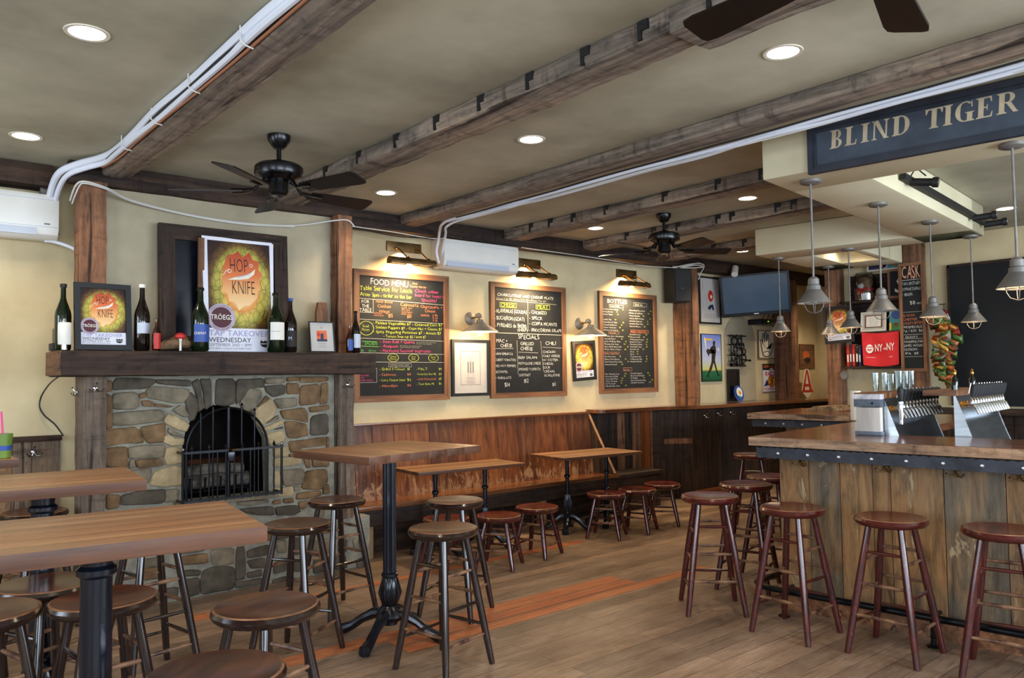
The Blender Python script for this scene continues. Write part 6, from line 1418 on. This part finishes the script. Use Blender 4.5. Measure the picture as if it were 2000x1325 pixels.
# ================================================================== BLIND TIGER sign
FS_ = Fr(SO - BV*.004, BU)          # normal faces the room
SH = .285; su0, su1 = .30, 1.50
t = thing('pub_sign', 'long slate blue sign lettered BLIND TIGER in faded gold on the front of the soffit', 'sign', SO+BU*.9+Vector((0, 0, 2.655)))
fs0 = Fr(FS_.p((su0+su1)/2, 2.655+SH/2, 0), BU)
m = MB('sign_blue'); m.prism([(-.58, -.12), (.58, -.12), (.58, .13), (-.58, .13)], fs0, .004, .018); m.build('panel', t)
m = MB('sign_trim'); frame_bars(m, fs0, su1-su0, SH, .03, 0, .04, ('sign_trim', 'sign_trim')); frame_bars(m, fs0, su1-su0-.05, SH-.05, .022, .0, .028, ('sign_trim', 'sign_trim')); m.build('moulding', t)
def serif_letter(m, ch, x, y, w_, h_, fr, d, sl=.14):
    """old-style capitals from stems, bowls and serifs, slightly slanted"""
    S = lambda px, py: (x+px*w_+sl*py*h_*.5, y+py*h_)
    def P(*pts): m.poly([S(*p) for p in pts], fr, d+.0002*len(m.bm.faces) % .0012)
    def stem(a, wd=None, serif=True, y0=0, y1=1):
        wd = wd or .0245/w_; sv = .010/w_
        P((a, y0), (a+wd, y0), (a+wd, y1), (a, y1))
        if serif:
            if y0 == 0: P((a-sv, 0), (a+wd+sv, 0), (a+wd+sv, .035), (a+wd, .09), (a, .09), (a-sv, .035))
            if y1 == 1: P((a-sv, 1), (a-sv, .965), (a, .91), (a+wd, .91), (a+wd+sv, .965), (a+wd+sv, 1))
    def bowl(cx, cy, rx, ry, tk, thin, a0, a1, n=14):
        for i in range(n):
            t0, t1 = a0+(a1-a0)*i/n, a0+(a1-a0)*(i+1)/n
            def q(t, o): k = thin+(tk-thin)*abs(math.cos(t)); return (cx+(rx-(0 if o else k))*math.cos(t), cy+(ry-(0 if o else thin*.55))*math.sin(t))
            P(q(t0, 1), q(t1, 1), q(t1, 0), q(t0, 0))
    h = PI/2
    if ch == 'B': stem(.1); bowl(.45, .745, .42, .255, .24, .1, -h, h); bowl(.45, .26, .5, .26, .26, .1, -h, h); P((.3, .93), (.46, .945), (.46, 1), (.3, 1)); P((.3, 0), (.46, 0), (.46, .06), (.3, .07)); P((.3, .48), (.5, .48), (.5, .54), (.3, .54))
    if ch == 'L': stem(.1); P((.3, 0), (.95, 0), (1.0, .27), (.93, .27), (.85, .07), (.3, .07))
    if ch == 'I': stem(.18)
    if ch == 'N': stem(.08, .1); stem(.82, .1, True, 0, 1); P((.06, 1), (.36, 1), (.92, 0), (.74, 0))
    if ch == 'D': stem(.08); bowl(.42, .5, .56, .5, .27, .1, -h, h); P((.3, .93), (.44, .94), (.44, 1), (.3, 1)); P((.3, 0), (.44, 0), (.44, .06), (.3, .07))
    if ch == 'T': stem(.36, None, True, 0, .95); P((.0, 1), (1.0, 1), (1.0, .93), (.0, .93)); P((0, .93), (.02, .72), (.07, .72), (.17, .93)); P((1.0, .93), (.98, .72), (.93, .72), (.83, .93))
    if ch == 'G': bowl(.55, .5, .54, .5, .28, .1, math.radians(50), math.radians(310)); stem(.66, None, True, 0.0, .42); P((.55, .42), (1.05, .42), (1.05, .46), (.55, .46)); P((.86, .97), (.93, .97), (.95, .68), (.88, .68))
    if ch == 'E': stem(.08); P((.3, 0), (.95, 0), (1.0, .26), (.94, .26), (.84, .07), (.3, .07)); P((.3, 1), (.92, 1), (.94, .74), (.88, .74), (.80, .93), (.3, .93)); P((.3, .47), (.62, .47), (.62, .53), (.3, .53)); P((.62, .36), (.68, .36), (.68, .64), (.62, .64))
    if ch == 'R': stem(.08); bowl(.44, .74, .42, .26, .25, .1, -h, h); P((.3, .94), (.45, .945), (.45, 1), (.3, 1)); P((.3, .48), (.46, .48), (.46, .54), (.3, .54)); P((.42, .5), (.68, .5), (.98, .06), (1.08, .0), (.80, 0))
m = MB('sign_gold'); uc = (su0+su1)/2
for ch, ua, wd in (('B', .425, .068), ('L', .51, .062), ('I', .598, .038), ('N', .655, .085), ('D', .762, .088), ('T', .925, .085), ('I', 1.015, .038), ('G', 1.067, .085), ('E', 1.168, .070), ('R', 1.258, .088)):
    serif_letter(m, ch, ua-uc, 2.782-fs0.o.z, wd, .105, fs0, .0185)
m.build('lettering', t)

# ================================================================== taps
def tap_tower(u0, v0, v1, n, lab, kind):
    t = thing('tap_tower', lab, 'tap tower', bw(u0, v0, .98), group='beer tap towers behind the bar')
    fe = Fr(bw(0, v0, 0), BU)       # front end faces the customers
    def w2(u, v, z): return bw(u, v, z)
    m = MB('steel'); za = 1.33 if kind == 0 else 1.345
    side = [(u0, .98), (u0+.14, .98), (u0+.10, 1.08), (u0+.012, za), (u0, za)]
    for vv in (v0, v1):
        m = MB('steel')
        a = m.verts(w2(u, vv, z) for u, z in side); b = m.verts(w2(u, vv+.006, z) for u, z in side)
        m._f(a); m._f(list(reversed(b)))
        for i in range(5): m._f([a[i], b[i], b[(i+1) % 5], a[(i+1) % 5]])
        m.build('side_plate', t)
    m = MB('steel'); ln = [(u0+.136, .98), (u0+.098, 1.08), (u0+.010, za)]
    a = m.verts(w2(u, v0+.006, z) for u, z in ln); b = m.verts(w2(u, v1, z) for u, z in ln)
    for i in range(2): m._f([a[i], b[i], b[i+1], a[i+1]])
    m.build('face_plate', t)
    m = MB('frame_y'); m.box((u0-.17, v0-.01 if kind else v0-.005, za), (u0+.02, v1+.02, za+.035), .003, BM)
    if kind == 0:
        fq = Fr(bw(u0-.02, v0-.006, 0), BU); m.use('paper').text('15', -.03, za+.007, .024, Fr(bw(u0-.03, v0-.0065, 0), BU), .0005); m.text('10', .005, za+.007, .024, Fr(bw(u0-.03, v0-.0065, 0), BU), .0005)
    m.build('top_board', t)
    if kind == 0:
        m = MB('chrome'); q0 = bw(u0+.10, v0+.03, 1.17); m.lathe([(.012, 0), (.014, .02), (.014, .12), (.018, .125), (.018, .14), (.01, .145)], q0, 14); m.use('matte_black'); m.lathe([(.012, .145), (.017, .16), (.019, .22), (.008, .235)], q0, 14); m.build('tall_faucet', t)
    tp = None
    for i in range(n):
        v = v0+.045+(v1-v0-.09)*i/(n-1); zc = 1.262+(.03 if kind else 0); uc = u0+.045
        if tp is None:
            tp = thing('tap', None, None, (0, 0, 0)); tp.parent = t; tp.location = world_of(t).inverted() @ bw(uc, v, zc)
            base = bw(uc, v, zc)
            def q(du, dz): return base+BU*du+Vector((0, 0, dz))
            m = MB('brass_hi'); m.tube([q(-.03, 0), q(.02, 0)], .014, 10); m.tube([q(-.018, 0), q(-.012, 0)], .02, 10); m.build('shank', tp)
            m = MB('chrome'); m.tube([q(.015, .002), q(.045, .0), q(.062, -.015), q(.08, -.055)], [.013, .014, .011, .0085], 10); m.lathe([(.014, 0), (.012, .02), (.008, .03)], q(.042, .008), 10); m.build('spout', tp)
            m = MB('matte_black'); m.tube([q(.045, .04), q(.05, .07), q(.058, .115), q(.06, .122)], [.009, .014, .017, .012], 10)
            m.use('chrome'); m.tube([q(.043, .035), q(.046, .05)], .010, 8); m.tube([q(.03, .07), q(.043, .13)], .0035, 6); m.build('tap_handle', tp)
        else:
            c = copy_tree(tp, t); c.location = world_of(t).inverted() @ bw(uc, v, zc)
    return t
t1 = tap_tower(.625, .545, 1.45, 12, 'steel beer tap tower with twelve taps nearest the end of the bar', 0)
t2 = tap_tower(.995, .68, 1.60, 13, 'second steel beer tap tower, at the right before the large blackboard', 1)
m = MB('steel'); m.box((.60, .66, .93), (1.95, 1.65, .975), .004, BM); m.use('dark_x'); m.box((.64, .70, 0), (1.9, 1.62, .93), .0, BM)
tag(m.build('bar_sink_unit', at=bw(1.2, 1.1, 0)), 'steel topped service unit carrying the two tap towers inside the bar', 'counter')
M['whitewash'] = mottled('whitewashed_wood', '#9a938c', '#c9c3ba', 6, .6, stretch=(1, 1, .2))
M['band_grey'] = mottled('blue_grey_iron_band', '#4a535e', '#667079', 7, .45, .3)
t = thing('tap_housing', 'whitewashed wooden box with a marble top slab and riveted iron band on the bar counter', 'box', bw(.57, .5, 1.10))
m = MB('whitewash'); m.box((.487, .475, 1.125), (.632, .53, 1.275), .002, BM); m.build('body', t)
m = MB('paper_cool'); m.mats = [mottled('speckled_marble', '#8f8d92', '#d5d3d6', 16, .3)]; m.box((.470, .46, 1.325), (.640, .54, 1.358), .005, BM); m.build('top_slab', t)
m = MB('band_grey'); m.box((.478, .468, 1.278), (.637, .535, 1.325), .002, BM); m.use('black'); m.lathe([(.008, 0), (.006, .004), (0, .006)], mat=Fr(bw(.59, .468, 1.302), BU).out(), seg=10); m.build('iron_band', t)
m = MB('band_grey'); m.box((.480, .468, 1.101), (.637, .535, 1.125), .003, BM); m.build('base_strip', t)
bprev = None
for v, lab in ((.70, 'left of two small dark bottles with gold tops on the second tap tower'), (1.13, 'right of two small dark bottles with gold tops on the second tap tower')):
    q = bw(1.0, v, 1.382); t = thing('gold_top_bottle', lab, 'bottle', q, group='gold topped bottles on the tap tower')
    m = MB('glass_black'); m.lathe([(0, 0), (.019, 0), (.02, .06), (.008, .085), (.008, .10)], q, 16); m.build('glass', t); m = MB('brass_hi'); m.lathe([(.0085, .088), (.012, .098), (.011, .108), (.006, .118), (.007, .124), (0, .13)], q, 14); m.build('gold_top', t)
gl = MB('clear'); 
def glass(x, y, z, r, h, lab, first=[None]):
    m = MB('clear'); m.lathe([(0, .004), (r*.8, .004), (r, h), (r*.94, h), (r*.74, .012), (0, .012)], (x, y, z), 16, cap=False)
    return tag(m.build('drinking_glass', at=(x, y, z)), lab, 'glass', 'glasses on the tap tower top')
for i, (u, v, r, h, lab) in enumerate(((.54, .70, .022, .125, 'leftmost slim glass on the near tap tower, by the white roll'), (.55, .84, .022, .125, 'second glass from the left on the near tap tower'), (.56, .93, .030, .115, 'short glass in the middle of the row on the near tap tower'), (.57, 1.06, .032, .135, 'wide glass third from the right on the near tap tower'), (.60, 1.10, .028, .135, 'wide glass second from the right on the near tap tower'), (.62, 1.17, .024, .135, 'rightmost glass on the near tap tower, before the grey post edge'))):
    q = bw(u, v, 1.366); glass(q.x, q.y, q.z, r, h, lab)
t = thing('paper_roll', 'upright white paper towel roll behind the marble-topped box', 'paper roll', (6.35, 3.14, 1.101)); m = MB('paper'); m.lathe([(.02, 0), (.042, 0), (.042, .24), (.02, .24)], (6.35, 3.14, 1.101), 24); m.build('paper', t); m = MB('frame_z'); m.lathe([(.019, .0), (.019, .24)], (6.35, 3.14, 1.101), 14, cap=False); m.build('core', t)

# ================================================================== shelves behind the bar
XB = 8.995
for nm, z, lab in (('dark_shelf', 2.285, 'upper dark shelf behind the bar holding the plush lion'), ('dark_shelf', 1.925, 'middle dark shelf behind the bar holding the certificate and picture book'), ('dark_shelf', 1.535, 'lowest dark shelf behind the bar, under the red flag')):
    m = MB('dark_y'); m.box((8.80, 3.78, z), (XB, 4.47, z+.028), .003); tag(m.build(nm, at=(8.87, 4.18, z)), lab, 'shelf', 'dark shelves behind the bar')
m = MB('dark_y'); m.box((8.985, 3.78, 1.53), (8.998, 4.47, 2.62)); structure(m.build('wall_panelling_bar'))
m = MB('dark_y'); m.box((8.40, .3, 1.06), (8.795, 4.5, 1.115), .004); m.use('dark_z'); m.box((8.46, .35, 0), (8.79, 4.48, 1.06)); tag(m.build('back_counter', at=(8.6, 2.4, 0)), 'dark low counter along the back wall behind the bar', 'counter')
# plush lion in a clear bag
t = thing('plush_lion', 'brown plush lion with red scarf wrapped in clear plastic on the upper shelf', 'plush toy', (8.84, 4.30, 2.313)); lx, ly, lz = 8.885, 4.245, 2.313
M['plush'] = mottled('brown_plush', '#6b4a30', '#8f6a48', 20, .95, bump=.5); M['bag'] = clear('clear_bag', '#c9ccd0', .10)
m = MB('plush'); m.lathe([(0, .0), (.09, .02), (.10, .08), (.07, .13), (.085, .16), (.095, .21), (.08, .26), (.04, .285), (0, .29)], (lx, ly, lz), 20)
for s in (-1, 1): m.lathe([(0, 0), (.03, .01), (.022, .04), (0, .045)], (lx, ly+s*.065, lz+.255), 10)
m.build('body', t); fl = Fr((lx-.097, ly, lz), (0, -1, 0))
m = MB('paper'); m.lathe([(0, .04), (.02, .035), (.034, .015), (.036, 0)], mat=fl.out(.0, .165, -.01), seg=14, cap=False); m.use('matte_black'); m.lathe([(0, .012), (.01, .006), (.011, 0)], mat=fl.out(0, .19, .022), seg=10); 
for s in (-1, 1): m.lathe([(0, .01), (.007, .006), (.008, 0)], mat=fl.out(s*.03, .225, -.012), seg=10)
m.build('face', t); m = MB('red'); m.tube([(lx+.085*math.cos(2*PI*i/16), ly+.085*math.sin(2*PI*i/16), lz+.13) for i in range(16)], .016, 8, closed=True); m.prism([(-.03, .07), (.03, .07), (.02, .13), (-.02, .13)], fl, -.01, .005); m.build('scarf', t)
m = MB('bag'); m.lathe([(.125, .002), (.135, .1), (.125, .24), (.10, .30), (.085, .325)], (lx, ly, lz), 14, cap=False); m.build('bag', t)
bottle(8.88, 3.955, 2.313, .235, .034, 'glass_brown', 'brown beer bottle with a pale label on the upper shelf behind the bar', 'ink_cream', 'brass', labz=(.12, .48), group='bottles on the upper shelf')
bottle(8.91, 4.075, 2.313, .21, .03, 'glass_green', 'green bottle between the plush lion and the brown bottle on the upper shelf', 'yellow', 'brass', labz=(.15, .45), group='bottles on the upper shelf')
def chalk_s(m, fr, d): m.use('ck_white').text('S', -.03, -.10, .24, fr, d, None, .2, .01)
board('small_chalkboard', 'small wood framed chalkboard with a big letter S beside the CASK board', 'chalkboard', Fr((8.87, 3.865, 2.475), (.25, -1, 0)), .19, .32, .024, chalk_s, dep=.03, keys=('frame_y', 'frame_z'))
def diploma(m, f, w_, h_, d):
    m.use('post_y').quad(-w_*.40, -h_*.38, w_*.40, h_*.40, f, d); m.use('paper').quad(-w_*.33, -h_*.31, w_*.33, h_*.33, f, d+.0006); m.use('ink_grey')
    for i in range(6): m.line(-w_*.22, h_*.22-.022*i, w_*.22, h_*.22-.022*i, .003, f, d+.001)
framed('cream framed certificate standing on the middle shelf behind a pendant lamp', lean(8.86, 4.145, 1.954, .225, 6, (0, -1, 0)), .29, .225, .018, .014, diploma, keys=('galv_in', 'galv_in'), name='shelf_certificate', cat='picture')
t = thing('picture_book', 'picture book with a round blue shape and green ground standing on the middle shelf', 'book', (8.8, 3.955, 1.954)); fk = lean(8.86, 3.895, 1.954, .235, 5, (0, -1, 0))
m = MB('green'); m.prism([(-.075, -.117), (.075, -.117), (.075, .117), (-.075, .117)], fk, -.014, 0); m.use('teal').quad(-.074, -.03, .074, .116, fk, .0008); m.use('blue').disc(.0, .055, .05, .048, fk, .0014, 24); m.use('frame_y').disc(.0, -.055, .022, .028, fk, .0014, 14); m.use('yellow').quad(-.074, -.116, -.05, -.03, fk, .0012); m.build('cover', t)
# red flag
t = thing('red_flag', 'red cloth flag lettered NY vs NY in white pinned across the shelves behind the bar', 'flag', (8.78, 4.12, 1.94)); ff = Fr((8.785, 4.04, 1.76), (0, -1, 0))
m = MB('red'); nx, ny = 14, 10; G = []
for j in range(ny+1):
    row = []
    for i in range(nx+1):
        u_, v_ = i/nx, j/ny; x = (-.205+.41*u_)*(1-.03*(1-v_)); z = -.185+.37*v_ - .018*math.sin(PI*u_)*(v_) - .02*math.sin(PI*u_)*(1-v_)
        row.append(m.bm.verts.new(ff.p(x, z, .006*math.sin(u_*9+v_*3)+.004*math.sin(u_*4-v_*5))))
    G.append(row)
for j in range(ny):
    for i in range(nx): m._f([G[j][i], G[j][i+1], G[j+1][i+1], G[j+1][i]])
m.build('cloth', t, sharp=180)
m = MB('paper'); dd = .014; m.text('NY', -.055, -.035, .115, ff, dd, .085, 0, .012); m.text('NY', .075, -.025, .115, ff, dd, .085, 0, .012); m.text('vs', .037, -.02, .05, ff, dd, .034, .2, .006); m.disc(-.115, -.005, .043, .05, ff, dd, 26); m.use('red').quad(-.165, .012, -.065, .02, ff, dd+.001); m.poly([(-.15, -.012), (-.118, -.03), (-.085, -.012), (-.10, -.005), (-.118, -.016), (-.135, -.005)], ff, dd+.001); m.use('paper').line(-.16, -.10, -.05, -.105, .004, ff, dd); m.text('USA', .10, -.105, .02, ff, dd); m.build('lettering', t)
# books on the lowest shelf
for i, (y, h, th, k, lab) in enumerate(((4.445, .24, .03, 'red_flat', 'dark red book at the left end of the lowest shelf'), (4.41, .255, .028, 'ink_maroon', 'maroon book second from the left on the lowest shelf'), (4.375, .25, .026, 'red_flat', 'thin red book third from the left on the lowest shelf'), (4.34, .245, .034, 'glass_black', 'thick black book beside the red flag on the lowest shelf'), (4.302, .235, .026, 'navy', 'dark blue book half behind the red flag on the lowest shelf'))):
    t = thing('book', lab, 'book', (8.85, y, 1.563), group='books on the lowest shelf')
    m = MB(k); m.box((8.81, y-th, 1.564), (8.97, y, 1.564+h), .002); m.use('paper'); fq = Fr((8.8095, y-th/2, 1.564), (0, -1, 0)); m.quad(-th*.25, h*.2, th*.25, h*.55, fq, 0); m.build('cover', t)
    m = MB('paper'); m.box((8.815, y-th+.003, 1.564+h-.002), (8.965, y-.003, 1.564+h+.0005)); m.build('pages', t)
# picture above the shelves
def colour_art(m, f, w_, h_, d):
    m.use('teal').quad(-w_/2, -h_/2, w_/2, h_/2, f, d); m.use('navy').poly([(-w_*.5, -h_*.5), (-w_*.05, -h_*.5), (-w_*.12, h_*.1), (-w_*.3, h_*.45), (-w_*.5, h_*.3)], f, d+.0005); m.use('green').disc(w_*.2, h_*.2, .09, .07, f, d+.0006, 18)
    for x, y, k in ((-.07, .06, 'ink_orange'), (.05, -.02, 'ck_peach'), (.1, -.06, 'ink_orange'), (-.02, -.07, 'ck_peach'), (.0, -.09, 'ink_lilac')): m.use(k).disc(x, y, .03, .035, f, d+.001, 16)
framed('colourful cartoon-like painting with round orange shapes high above the shelves', Fr((8.96, 4.03, 2.785), (0, -1, 0)), .42, .27, .018, .014, colour_art, keys=('galv_in', 'galv_in'), name='colour_picture', cat='picture')
# strips of snack bags on the post
rb = random.Random(17); 
for nm_, c_ in dict(sb_red='#7a1f18', sb_green='#3f5a26', sb_orange='#8f4a1e', sb_gold='#a8863c', sb_silver='#8a8680', sb_brown='#4a2c1c').items(): M[nm_] = mottled('snack_foil_'+nm_[3:], c_, c_, 3, .25, .35, bump=.5, bscale=40)
kcol = ['sb_red', 'sb_orange', 'sb_gold', 'sb_silver', 'sb_brown', 'sb_green', 'sb_green', 'sb_orange']
strip_top = [(8.77, 3.46), (8.75, 3.34), (8.72, 3.41)]
n = 0
for s, (sx, sy) in enumerate(strip_top):
    for i in range(16):
        if s != 1 and i > 13: continue
        z = 2.14-.052*i-(.04 if s else 0); y = sy-.012*i*(1 if i < 6 else .3) + rb.uniform(-.012, .012); y += (-.05 if 2 < i < 9 and s else 0)
        k = rb.choice(kcol[:3] if s == 0 and i < 3 else kcol); k2 = ('sb_gold', 'sb_green', 'sb_orange')[rb.randrange(3)] if s else ('sb_gold', 'sb_red', 'sb_silver')[rb.randrange(3)]
        ang = rb.uniform(-.5, .5); fr_ = Fr((sx-.02*(i % 2)-rb.uniform(0, .03), y, z), (rb.uniform(-.5, .5), -1, rb.uniform(-.9, .2)), (rb.uniform(-.3, .1), rb.uniform(-.7, .3), 1))
        m = MB(k); w_, h_ = rb.uniform(.044, .060), rb.uniform(.036, .048); N = 6; g0 = []; g1 = []
        for a in range(N+1):
            for b_ in range(N+1):
                uu, vv = a/N*2-1, b_/N*2-1; pf = (1-uu**4)*(1-vv*vv)*.028
                g0.append(m.bm.verts.new(fr_.p(uu*w_+rb.uniform(-.002, .002), vv*h_, pf))); g1.append(m.bm.verts.new(fr_.p(uu*w_, vv*h_, -pf*.6-.0005)))
        for a in range(N):
            for b_ in range(N):
                i0 = a*(N+1)+b_; q_ = [i0, i0+N+1, i0+N+2, i0+1]; m.use(k2 if 2 <= b_ <= 3 and a in (1, 2, 3, 4) else k); m._f([g0[x] for x in q_]); m.use(k); m._f([g1[x] for x in reversed(q_)])
        n += 1
        tag(m.build('snack_bag', at=fr_.o, sharp=80), 'small shiny snack bag in the hanging strips beside the CASK board', 'snack bag', 'hanging strips of snack bags')
m = MB('cable_black'); m.tube([(8.80, 3.47, 2.2), (8.79, 3.38, 1.4)], .004, 6); m.tube([(8.78, 3.36, 2.2), (8.77, 3.27, 1.3)], .004, 6); m.tube([(8.79, 3.60, 2.2), (8.78, 3.34, 2.2)], .005, 6); tag(m.build('hanging_strap', at=(8.79, 3.55, 2.2)), 'thin straps the snack bags hang from beside the narrow chalkboard', 'strap')
m = MB('galv'); m.box((8.81, 3.80, 1.116), (8.85, 3.835, 1.53), .003); tag(m.build('metal_upright', at=(8.83, 3.815, 1.116)), 'grey metal upright left of the post under the shelves', 'upright')
t = thing('shaded_lamp', 'grey round horn lamp clamped under the lowest shelf by the timber post', 'lamp', (8.78, 4.44, 1.48)); m = MB('galv'); m.lathe([(.045, .03), (.05, .0), (.03, -.02), (.012, -.05)], mat=Fr((8.78, 4.46, 1.46), (0, -1, 0)).out(), seg=18); m.build('horn', t); m = MB('brass'); m.tube([(8.80, 4.46, 1.47), (8.83, 4.46, 1.535)], .008, 6); m.build('clamp', t)
